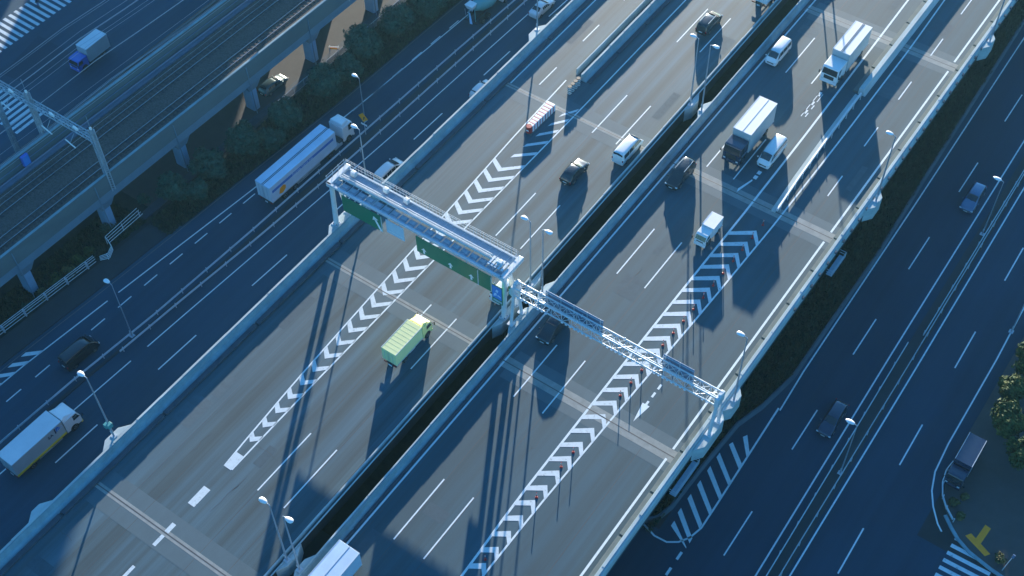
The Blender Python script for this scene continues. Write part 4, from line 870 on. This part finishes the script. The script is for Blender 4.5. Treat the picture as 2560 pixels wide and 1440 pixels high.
def cargo(t, y0, y1, hw, z0, z1, side, roof=None, rear=None, ribs=0, bars=0, name='cargo_box'):
    b = MB(); b.box(-hw, hw, y0, y1, z0, z1, side); o = b.build(name, t, bevel=.03)
    MB().box(-hw - .01, hw + .01, y0 - .01, y1 + .01, z1 - .02, z1 + .035, roof or side).build('roof_panel', o, bevel=.012)
    for s in (-1, 1): b = MB(); b.box(s * hw - .025, s * hw + .025, y0, y1, z1 + .0, z1 + .055, 'galv_w'); b.box(s * hw - .03, s * hw + .03, y0, y1, z0 - .05, z0 + .06, 'galv'); b.build('edge_rail', o)
    if bars:
        for x in ((-.10, .10) if bars == 2 else (0,)): MB().box(x - .035, x + .035, y0, y1, z1 + .035, z1 + .07, 'steel_dark' if bars == 2 else 'galv').build('roof_hinge', o)
    if ribs:
        b = MB()
        for i in range(1, ribs): yy = y0 + (y1 - y0) * i / ribs; b.box(-hw + .05, hw - .05, yy - .03, yy + .03, z1 + .034, z1 + .044, roof or side)
        b.build('roof_rib', o)
    for s in (-1, 1): MB().box(s * hw / 2 - hw / 2 + .04, s * hw / 2 + hw / 2 - .04, y0 - .035, y0 - .002, z0 + .08, z1 - .16, rear or side).build('rear_door', o, bevel=.01)
    b = MB()
    for x in (-hw * .55, -.1, .1, hw * .55): b.tube((x, y0 - .06, z0 + .1), (x, y0 - .06, z1 - .2), .018, 'galv', 6)
    b.build('lock_bar', o)
    return o
def chassis(t, y0, y1, hw, z=.55, guards=True):
    b = MB(); b.box(-.42, -.30, y0, y1, z, z + .22, 'chassis'); b.box(.30, .42, y0, y1, z, z + .22, 'chassis'); b.box(-hw + .1, hw - .1, y0, y0 + .1, z - .15, z, 'chassis')
    b.box(hw - .75, hw - .1, (y0 + y1) / 2 - .5, (y0 + y1) / 2 + .4, z - .18, z + .2, 'galv'); b.build('chassis', t)
    if guards:
        b = MB()
        for s in (-1, 1):
            for zz in (.42, .6, .78): b.box(s * (hw - .06), s * (hw - .03), y0 + (y1 - y0) * .34, y0 + (y1 - y0) * .72, zz, zz + .07, 'galv')
        b.build('side_guard', t)
    for s in (-1, 1): MB().box(s * (hw - .35) - .18, s * (hw - .35) + .18, y0 - .04, y0, z - .14, z - .02, 'tail').build('tail_light', t)
    MB().box(-.22, .22, y0 - .05, y0 - .02, z - .4, z - .18, 'plate').build('number_plate', t)
def truck(label, x, y_rear, z, L, Wd, Hb, lb, Hc, side, roof, cabm, rot=0.0, zf=.8, cab_gap=.12, **k):
    """y_rear: rear end world y (rear is the -Y end when rot = 0, the +Y end when rot = pi)"""
    sgn = 1 if rot == 0 else -1; t = thing('truck', label, 'truck', (x, y_rear + sgn * L / 2, z), rot); hw = Wd / 2
    chassis(t, -L / 2, L / 2 - .5, hw, guards=k.get('guards', True)); cargo(t, -L / 2, -L / 2 + lb, hw, zf, Hb, side, roof, k.get('rear'), k.get('ribs', 0), k.get('bars', 0))
    cab(t, -L / 2 + lb + cab_gap, L / 2, hw * .96, .45, Hc, cabm, k.get('bumper'), k.get('rake', .2), k.get('deflector'))
    big = Hb > 2.9; r = .45 if big else .36
    wheels(t, hw, (L / 2 - .85 - (.2 if big else 0),), r, .26); wheels(t, hw, (-L / 2 + L * .22,), r, .26, dual=(-L / 2 + L * .22,))
    return t
# left carriageway, driving away
truck('lime green box truck driving away past the left chevron strip', -56.8, 56.0, 0, 6.15, 1.9, 2.65, 4.45, 2.15, 'y_paint', 'y_paint', 'y_paint2', ribs=9, deflector=.42, guards=False, rake=.25)
car('car', 'small dark green black car driving away in the middle lane, nearer than the white van', -56.15, 90.0, 0, 4.2, 1.68, 1.5, 'suv', 'k_paint')
car('van', 'white delivery van driving away beside the dark central gap', -52.85, 96.45, 0, 4.6, 1.7, 1.98, 'van', 'w_paint')
car('car', 'black people carrier driving away near the top centre of the frame', -56.4, 122.1, 0, 4.5, 1.72, 1.68, 'minivan', 'k_paint', roofrack=True)
car('van', 'small white van partly hidden behind the right legs of the sign gantry', -52.65, 70.7, 0, 3.5, 1.45, 1.85, 'van', 'w_paint')
truck('pale blue box truck cut off by the top edge, driving away beside the central gap', -53.0, 129.2, 0, 8.0, 2.25, 3.3, 5.9, 2.6, 'box_w', 'box_w', 'w_paint', bars=1)
# right carriageway, driving towards the camera
car('van', 'white van driving towards the camera at the top, beside the dark central gap', -46.2, 121.9, 0, 4.3, 1.62, 1.88, 'van', 'w_paint', pi)
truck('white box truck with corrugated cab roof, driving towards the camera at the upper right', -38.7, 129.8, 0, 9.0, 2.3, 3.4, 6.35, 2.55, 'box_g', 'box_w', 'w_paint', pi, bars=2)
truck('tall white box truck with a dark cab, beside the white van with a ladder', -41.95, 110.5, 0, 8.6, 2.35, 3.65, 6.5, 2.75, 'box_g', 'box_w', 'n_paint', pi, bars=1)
car('van', 'white van with a roof ladder, oncoming beside the dark cabbed box truck', -38.45, 105.7, 0, 4.7, 1.68, 1.95, 'van', 'w_paint', pi, roofrack=True)
t = truck('tiny white box truck, oncoming beside the far part of the right chevron strip', -38.45, 92.5, 0, 3.9, 1.48, 1.95, 2.25, 1.8, 'w_paint', 'box_w', 'w_paint', pi, zf=.6, cab_gap=.03, guards=False, rake=.3)
car('car', 'black people carrier driving towards the camera in the shaded lane beside the central gap', -45.6, 96.6, 0, 4.6, 1.72, 1.75, 'minivan', 'k_paint', pi, roofrack=True)
car('car', 'black people carrier half hidden under the left end of the white truss', -45.35, 69.7, 0, 4.6, 1.72, 1.75, 'minivan', 'k_paint', pi)
truck('pale blue roofed box truck cut off by the bottom edge, driving towards the camera', -45.7, 36.4, 0, 8.0, 2.4, 3.0, 5.9, 2.5, 'box_s', 'box_s', 'w_paint', pi, bars=1)
# left street, driving away
car('van', 'black panel van driving away on the lower left street', -91.05, 41.2, G, 4.7, 1.78, 2.0, 'van', 'k_paint', -.03)
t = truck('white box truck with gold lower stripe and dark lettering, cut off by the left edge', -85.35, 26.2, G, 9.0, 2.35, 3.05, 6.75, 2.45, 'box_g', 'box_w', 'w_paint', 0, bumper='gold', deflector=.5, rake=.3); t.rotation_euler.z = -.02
MB().box(1.16, 1.225, -4.5, 2.25, .74, 1.04, 'gold').build('side_stripe', t)
text('lettering', 'SA', .62, 'decal_navy', t, (1.19, .15, 2.05), (pi / 2, 0, pi / 2), 1.0, .012)
MB().box(1.18, 1.19, 1.12, 1.26, 2.02, 2.85, 'decal_navy').build('lettering', t); MB().add([(1.186, 1.3, 2.1), (1.186, 1.95, 2.35), (1.186, 1.6, 2.85), (1.186, 1.3, 2.85)], [(0, 1, 2, 3)], 'decal_blue').build('lettering', t)
text('lettering', 'CO', .5, 'decal_pale', t, (1.195, 1.42, 2.2), (pi / 2, 0, pi / 2), 1.0, 0)
# trailer truck
t = thing('trailer_truck', 'long silver blue trailer truck with blue side lettering, on the left street', 'truck', (-89.1, 79.0, G), -.022); hw = 1.23
o = cargo(t, -8.2, 3.9, hw, 1.0, 3.55, 'box_s', 'box_s', 'box_w', 0, 2, name='trailer_box'); chassis(t, -8.1, 4.0, hw, .7)
MB().box(hw + .004, hw + .014, -7.9, 3.4, 2.5, 2.92, 'decal_blue').build('side_stripe', o); MB().add([(hw + .016, -6.9, 1.5), (hw + .016, -6.3, 1.25), (hw + .016, -5.7, 1.6), (hw + .016, -5.6, 2.1), (hw + .016, -6.0, 2.45), (hw + .016, -6.6, 2.3)], [(0, 1, 2, 3, 4, 5)], 'sign_orange').build('side_emblem', o)
text('lettering', 'Sunrise Carry net', .5, 'decal_pale', o, (hw + .02, -4.3, 2.55), (pi / 2, 0, pi / 2), 1.05, .006)
c = cab(t, 5.3, 7.3, 1.17, .6, 3.0, 'w_paint', None, .2); MB().hexa([(-1.05, 5.35, 3.0), (1.05, 5.35, 3.0), (.95, 6.9, 3.0), (-.95, 6.9, 3.0), (-1.0, 5.45, 3.5), (1.0, 5.45, 3.5), (.8, 6.5, 3.42), (-.8, 6.5, 3.42)], 'w_paint').build('roof_fairing', c, bevel=.12)
b = MB(); b.box(-.45, .45, 1.5, 7.0, .62, .85, 'chassis'); b.box(-1.1, 1.1, 4.5, 5.2, .85, 1.2, 'chassis'); b.box(.55, 1.15, 3.6, 5.0, .45, .95, 'galv'); b.build('tractor_frame', t)
wheels(t, hw, (6.2,), .48, .28); wheels(t, hw, (2.5, -4.2, -6.0), .48, .28, dual=(2.5, -4.2, -6.0))
car('car', 'white people carrier with dark glass, partly hidden by the left parapet near the gantry', -79.8, 83.5, G, 4.7, 1.72, 1.8, 'minivan', 'w_paint', -.02)
car('car', 'pale small hatchback hidden to the roof by the left parapet', -79.0, 102.4, G, 3.9, 1.6, 1.5, 'hatch', 'w_paint', -.02)
car('car', 'white car cut off by the top edge on the left street', -81.9, 120.9, G, 4.5, 1.7, 1.5, 'sedan', 'w_paint', -.02)
car('car', 'black car near the top edge, half hidden by the left parapet', -78.4, 120.0, G, 4.5, 1.72, 1.5, 'suv', 'k_paint', -.02)
# concrete mixer
t = thing('mixer_truck', 'teal concrete mixer truck with its chute to the rear, cut off by the top edge', 'truck', (-88.3, 116.4, G), -.02)
b = MB(); b.box(-.45, .45, -3.6, 3.4, .7, .95, 'chassis'); b.box(-1.1, 1.1, -3.7, -3.55, .55, .7, 'chassis'); b.build('chassis', t)
MB().lathe([(-2.6, .55), (-2.3, .7), (-1.0, 1.12), (.6, 1.2), (1.6, .95), (2.0, .5)], (0, -.35, 2.15), (0, 1, -.22), 'drum', 24).build('drum', t, smooth=True)
b = MB(); b.hexa([(-.45, -3.9, 2.9), (.45, -3.9, 2.9), (.4, -3.0, 2.9), (-.4, -3.0, 2.9), (-.7, -4.1, 3.6), (.7, -4.1, 3.6), (.6, -2.9, 3.6), (-.6, -2.9, 3.6)], 'box_w'); b.build('hopper', t)
b = MB(); b.hexa([(-.15, -3.9, 2.3), (.2, -4.0, 2.3), (1.0, -4.6, 1.2), (.6, -4.7, 1.2), (-.15, -3.9, 2.4), (.2, -4.0, 2.4), (1.0, -4.6, 1.3), (.6, -4.7, 1.3)], 'decal_pale'); b.build('chute', t)
b = MB()
for s in (-.7, .7): b.tube((s, -3.5, .8), (s * .6, -3.3, 2.9), .05, 'drum', 8)
b.path([(-.9, -3.6, .9), (-.9, -3.8, 2.6)], .03, 'galv', 6); b.build('rear_frame', t)
cab(t, 2.3, 4.0, 1.1, .55, 2.7, 'w_paint'); wheels(t, 1.18, (3.1,), .48, .28); wheels(t, 1.18, (-1.2, -2.4), .48, .28, dual=(-1.2, -2.4))
car('car', 'grey green estate car catching the sun, in the lane under the railway viaduct edge', -102.75, 87.2, G, 4.4, 1.7, 1.5, 'hatch', 'g_paint', -.04)
truck('small blue cab truck with a pale box on the upper left crossing street', -127.4, 80.1, G, 5.9, 1.95, 2.9, 3.9, 2.0, 'box_g', 'box_w', 'b_paint', pi, guards=False).rotation_euler.z = pi + .03
car('car', 'dark navy hatchback driving towards the camera in the middle of the right street', -16.95, 82.0, G, 4.9, 1.75, 1.5, 'hatch', 'n_paint', pi + .02)
car('car', 'navy car with a pale bonnet driving towards the camera on the upper right street', -17.3, 121.2, G, 5.0, 1.8, 1.5, 'hatch', 's_paint', pi + .02)
truck('dark box truck parked by the corner footway under the lower right trees', -3.05, 87.2, G, 5.6, 1.85, 2.7, 3.9, 2.0, 'n_paint', 'n_paint', 'n_paint', pi, guards=False)
car('car', 'dark van at the far left edge of the upper left crossing street', -140.2, 66.2, G, 4.4, 1.7, 1.6, 'minivan', 'n_paint', -.6)

# ------------------------------------------------------------------ people on the crossing
def person(label, x, y, rz, top, legs, umbrella=False):
    t = bpy.data.objects.new('person', None)
    me = bpy.data.meshes.new('person'); 
    J = [(0, 0, .92), (0, .01, 1.15), (0, .02, 1.40), (0, .02, 1.50), (0, .03, 1.62), (0, .03, 1.74),
         (.10, 0, .90), (.12, .14, .50), (.12, .02, .08), (.12, .16, .04), (-.10, 0, .90), (-.11, -.06, .50), (-.11, -.30, .12), (-.11, -.18, .04),
         (.19, .02, 1.40), (.25, -.08, 1.14), (.24, .06, .92), (.24, .12, .84), (-.19, .02, 1.40), (-.25, .10, 1.15), (-.22, .28, 1.02), (-.21, .36, .98)]
    Ed = [(0, 1), (1, 2), (2, 3), (3, 4), (4, 5), (0, 6), (6, 7), (7, 8), (8, 9), (0, 10), (10, 11), (11, 12), (12, 13), (2, 14), (14, 15), (15, 16), (16, 17), (2, 18), (18, 19), (19, 20), (20, 21)]
    Rr = [.15, .13, .15, .06, .10, .08, .09, .065, .045, .04, .09, .065, .045, .04, .065, .045, .035, .04, .065, .045, .035, .04]
    me.from_pydata(J, Ed, []); o = bpy.data.objects.new('person', me); COL.objects.link(o); me.materials.append(M[top])
    sk = o.modifiers.new('skin', 'SKIN'); 
    for i, v in enumerate(me.skin_vertices[0].data): v.radius = (Rr[i], Rr[i]); v.use_root = (i == 0)
    o.modifiers.new('sub', 'SUBSURF').levels = 1
    o.location = (x, y, G + .01); o.rotation_euler = (0, 0, rz); tag(o, label, 'person', 'people on the zebra crossing')
    MB().lathe([(-.09, .05), (-.05, .1), (.03, .115), (.09, .08), (.12, .02)], (0, .02, 1.70), (0, -.1, 1), 'cloth_d', 12).build('hair', o, smooth=True)
    MB().lathe([(0, .15), (.18, .17), (.42, .13), (.5, .1)], (0, .0, .72), (0, 0, 1), legs, 12).build('trousers', o, smooth=True)
    return o
person('person in dark clothes walking over the upper left zebra crossing', -141.6, 80.5, 1.3, 'cloth_d', 'cloth_b')
person('person in blue clothes walking near the top edge of the zebra crossing', -142.2, 84.4, -1.6, 'cloth_b', 'cloth_d')
person('person in dark top and blue trousers at the far end of the zebra crossing', -141.3, 86.6, 1.5, 'cloth_b', 'cloth_b')

# ------------------------------------------------------------------ trees, shrubs, verge growth
def crown_mb(blobs, n, size, m, zmin=-99):
    b = MB(); V = []; F = []
    tot = sum(r[3] ** 2 for r in blobs)
    for cx, cy, cz, r, sz in blobs:
        for _ in range(int(n * r * r / tot)):
            d = Vector((random.gauss(0, 1), random.gauss(0, 1), random.gauss(0, 1))).normalized(); q = r * random.uniform(.55, 1.0) ** .6 * (1 + .13 * sin(7 * d.x + 5 * d.y) + .1 * sin(11 * d.z + 4 * d.x))
            p = Vector((cx + d.x * q, cy + d.y * q, cz + d.z * q * sz))
            if p.z < zmin: continue
            s = size * random.uniform(.6, 1.5); u = (d.orthogonal().normalized() + Vector([random.uniform(-.6, .6) for _ in range(3)])).normalized(); w = u.cross(d + Vector([random.uniform(-.7, .7) for _ in range(3)])).normalized()
            k = len(V); V += [p - u * s, p + w * s * .55, p + u * s, p - w * s * .55]; F.append((k, k + 1, k + 2, k + 3))
    b.add(V, F, m); return b
def tree(name, label, x, y, h, r, m='leaf', n=5200, group='trees', z=G, dens=1.0, size=.17, cat='tree'):
    t = thing(name, label, cat, (x, y, z), random.uniform(0, 6), group)
    b = MB(); hh = h - r * 1.05; b.tube((0, 0, 0), (.1, .05, hh * .6), .17 * h / 6, 'bark', 10, .12 * h / 6); b.tube((.1, .05, hh * .6), (.0, .1, hh + r * .3), .12 * h / 6, 'bark', 8, .05)
    for i in range(6):
        a = i * 1.05 + random.uniform(-.3, .3); z0 = hh * random.uniform(.55, 1.0); b.tube((.05, .05, z0), (cos(a) * r * .7, sin(a) * r * .7, z0 + r * random.uniform(.3, .9)), .06, 'bark', 6, .02)
    b.build('trunk', t)
    bl = [(0, 0, hh, r * .78, .95)]
    for i in range(9):
        a = random.uniform(0, 2 * pi); e = random.uniform(-.4, .9); rr = r * random.uniform(.30, .48); bl.append((cos(a) * cos(e) * r * .62, sin(a) * cos(e) * r * .62, hh + sin(e) * r * .62, rr, .9))
    crown_mb(bl, n, size, m).build('crown', t, smooth=False)
    return t
TL = [(-95.2, 89.6, 6.0, 2.6, 'dark round tree by the lane, standing between the two runs of mesh fence'), (-96.0, 98.3, 6.2, 2.7, 'dark round tree by the lane, next one up from the fence gap'),
      (-94.6, 93.6, 4.9, 2.1, 'lower dark bushy tree filling the gap beside the second round tree'), (-95.0, 104.6, 6.0, 2.7, 'dark tree behind the second round tree'), (-94.0, 110.6, 6.2, 2.8, 'dark tree near the top of the left street'),
      (-93.2, 117.0, 6.2, 2.9, 'dark tree at the top edge of the frame by the left street'), (-95.9, 82.4, 5.2, 2.5, 'dark tree between the parked grey green car and the left street'), (-97.4, 76.0, 5.0, 2.5, 'dark tree left of the silver trailer truck'),
      (-94.9, 78.4, 3.9, 1.9, 'low dark tree at the edge of the left street, just beyond the trailer truck cab'), (-98.0, 70.0, 5.0, 2.4, 'dark tree by the viaduct, left of the trailer truck rear'), (-98.8, 64.6, 4.8, 2.1, 'small dark tree near the curved handrail'),
      (-96.6, 66.6, 3.6, 1.6, 'lowest dark bushy tree between handrail and trailer truck'), (-93.6, 124, 6.2, 2.9, 'dark tree beyond the top edge by the left street')]
for x, y, h, r, lab in TL: tree('broadleaf_tree', lab, x, y, h, r, 'leaf', 4600, 'dark trees between the lane and the left street')
TR = [(-1.6, 99.2, 6.2, 2.5, 'olive topped tree at the right edge of the frame, tallest of the row'), (-2.4, 94.8, 4.6, 1.7, 'darker olive tree just below the tallest one at the right edge'), (-1.4, 90.8, 5.2, 2.1, 'olive topped round tree beside the parked dark truck'),
      (1.8, 88.0, 5.4, 2.2, 'olive topped tree cut off by the right edge above the brown footway'), (1.0, 104.5, 6.0, 2.6, 'olive topped tree beyond the right edge')]
for x, y, h, r, lab in TR: tree('broadleaf_tree', lab, x, y, h, r, 'leaf_y', 4600, 'olive topped trees at the right edge')
def shrub(label, x, y, r, h, m, group, z=G):
    t = thing('shrub', label, 'shrub', (x, y, z), 0, group)
    b = MB()
    for i in range(5): a = i * 1.25; b.tube((0, 0, 0), (cos(a) * r * .5, sin(a) * r * .5, h * .8), .03, 'bark', 5, .01)
    b.build('stem', t)
    crown_mb([(random.uniform(-r, r) * .5, random.uniform(-r, r) * .5, h * random.uniform(.4, .75), r * .6, .8) for _ in range(4)], 420, .12, m).build('foliage', t)
SH = [(-101.3, 32.6, .9, 1.3, 'leaf_y'), (-101.5, 35.2, .8, 1.2, 'grass_y'), (-101.3, 37.5, .6, .9, 'leaf_y'), (-101.2, 42.4, .7, 1.1, 'leaf'), (-101.0, 44.6, .9, 1.4, 'grass_y'), (-101.2, 47.0, 1.0, 1.5, 'leaf_y'), (-101.0, 48.8, 1.0, 1.6, 'grass_y'), (-101.2, 50.6, 1.1, 1.7, 'leaf_y'), (-101.5, 52.6, .9, 1.6, 'leaf_y'), (-102.0, 56.4, 1.0, 1.7, 'leaf'), (-101.6, 62.0, 1.0, 1.8, 'leaf')]
for i, (x, y, r, h, m) in enumerate(SH): shrub('%s shrub behind the pipe railing, %s from the near end' % ('yellowish' if m == 'grass_y' else ('olive green' if m == 'leaf_y' else 'dark green'), ords[i]), x, y, r, h, m, 'shrubs behind the pipe railing')
for i, (x, y, r, h) in enumerate(((-1.9, 79.8, .7, .8), (-.9, 78.9, .6, .7), (-1.3, 81.2, .5, .6), (4.3, 76.6, .7, .9))): shrub('%s dry low shrub on the corner by the curved guardrail' % ('nearest', 'second', 'third', 'separate')[i], x, y, r, h, 'grass_y', 'dry shrubs on the corner')
# verge grass between expressway and right street, and along the left footway
def tufts(n, fn, zb, hmin, hmax, m):
    b = MB(); V = []; F = []
    for _ in range(n):
        x, y = fn(); hgt = random.uniform(hmin, hmax) * (.6 + .8 * (sin(x * 1.3 + y * .35) * sin(y * .21 - x) * .5 + .5)); a = random.uniform(0, pi); w = hgt * random.uniform(.3, .7); lx, ly = random.uniform(-.5, .5) * hgt, random.uniform(-.5, .5) * hgt
        k = len(V); V += [(x - cos(a) * w / 2, y - sin(a) * w / 2, zb), (x + cos(a) * w / 2, y + sin(a) * w / 2, zb), (x + lx, y + ly, zb + hgt)]; F.append((k, k + 1, k + 2))
    return b.add(V, F, m)
def g1():
    while True:
        y = random.uniform(59, 165); x = random.uniform(-28, -22.9); e = lin([(-26.0, 60), (-25.9, 69), (-25.4, 75.6), (-24.2, 79.3), (-23.3, 84.8), (-23.2, 106), (-23.8, 120), (-24.8, 156), (-25.2, 170)], y)
        if x < e: return x, y
tufts(26000, g1, G + .15, .2, .75, 'grass').build('verge_grass', kind='stuff', label='dark grass and weeds below the right parapet', cat='grass')
def g2(): y = random.uniform(20, 60); return random.uniform(-105, lin(RP, y) - .35), y
mb = MB(); mb.quad((-108, 15, G + .02), (-100.6, 15, G + .02), (-100.2, 62, G + .02), (-106, 62, G + .02), 'soil'); struct('verge', mb)
tufts(14000, g2, G + .02, .15, .6, 'grass').build('verge_grass', kind='stuff', label='dark grass strip between the viaduct columns and the pipe railing', cat='grass')
def g3(): y = random.uniform(60, 125); return random.uniform(-99.0, lin(LF_OUT, y) - .15), y
mb = MB(); 
for (xa, y_), (xb, y2) in zip(sample(LF_OUT, 62, 200, 8, -.1)[:-1], sample(LF_OUT, 62, 200, 8, -.1)[1:]): mb.quad((-99.4, y_, G + .16), (xa, y_, G + .16), (xb, y2, G + .16), (-99.4, y2, G + .16), 'soil')
struct('verge', mb)
tufts(16000, g3, G + .16, .15, .7, 'grass').build('verge_grass', kind='stuff', label='dark undergrowth below the trees beside the left street', cat='grass')

# ------------------------------------------------------------------ neighbouring buildings, out of frame at the upper left
def building(label, x, y, w, d, h, rz):
    t = thing('building', label, 'building', (x, y, G), rz, 'buildings beyond the crossing street')
    MB().box(-w / 2, w / 2, -d / 2, d / 2, 0, h, 'facade').build('wall', t); MB().box(-w / 2 - .3, w / 2 + .3, -d / 2 - .3, d / 2 + .3, h, h + .8, 'roofing').build('roof', t)
for i, (u, w, h, dist) in enumerate(((-67, 36, 36, 230), (-105, 36, 40, 240), (-143, 36, 37, 232), (-182, 36, 38, 240))):
    # u: offset across the sun's path, dist: towards the sun
    cx = u * cos(pi / 6) - dist * sin(pi / 6) + 55 * 0; cy = u * sin(pi / 6) + dist * cos(pi / 6)
    building('pale office block beyond the upper left crossing street, %s from the railway' % ords[i], cx, cy, w, 16, h, RAD(30))

# ------------------------------------------------------------------ air
mb = MB(); mb.box(-320, 230, -150, 420, G - 2.0, 122, 'glass'); hz = mb.build('haze', kind='stuff', label='thin blue morning haze over the whole place', cat='haze')
m = bpy.data.materials.new('haze'); m.use_nodes = True; t_ = m.node_tree; t_.nodes.clear(); out = t_.nodes.new('ShaderNodeOutputMaterial'); v_ = t_.nodes.new('ShaderNodeVolumePrincipled')
v_.inputs['Density'].default_value = 0.00011; v_.inputs['Color'].default_value = (0.35, 0.78, 1.0, 1); v_.inputs['Anisotropy'].default_value = 0.5
t_.links.new(v_.outputs[0], out.inputs['Volume']); hz.data.materials.clear(); hz.data.materials.append(m)
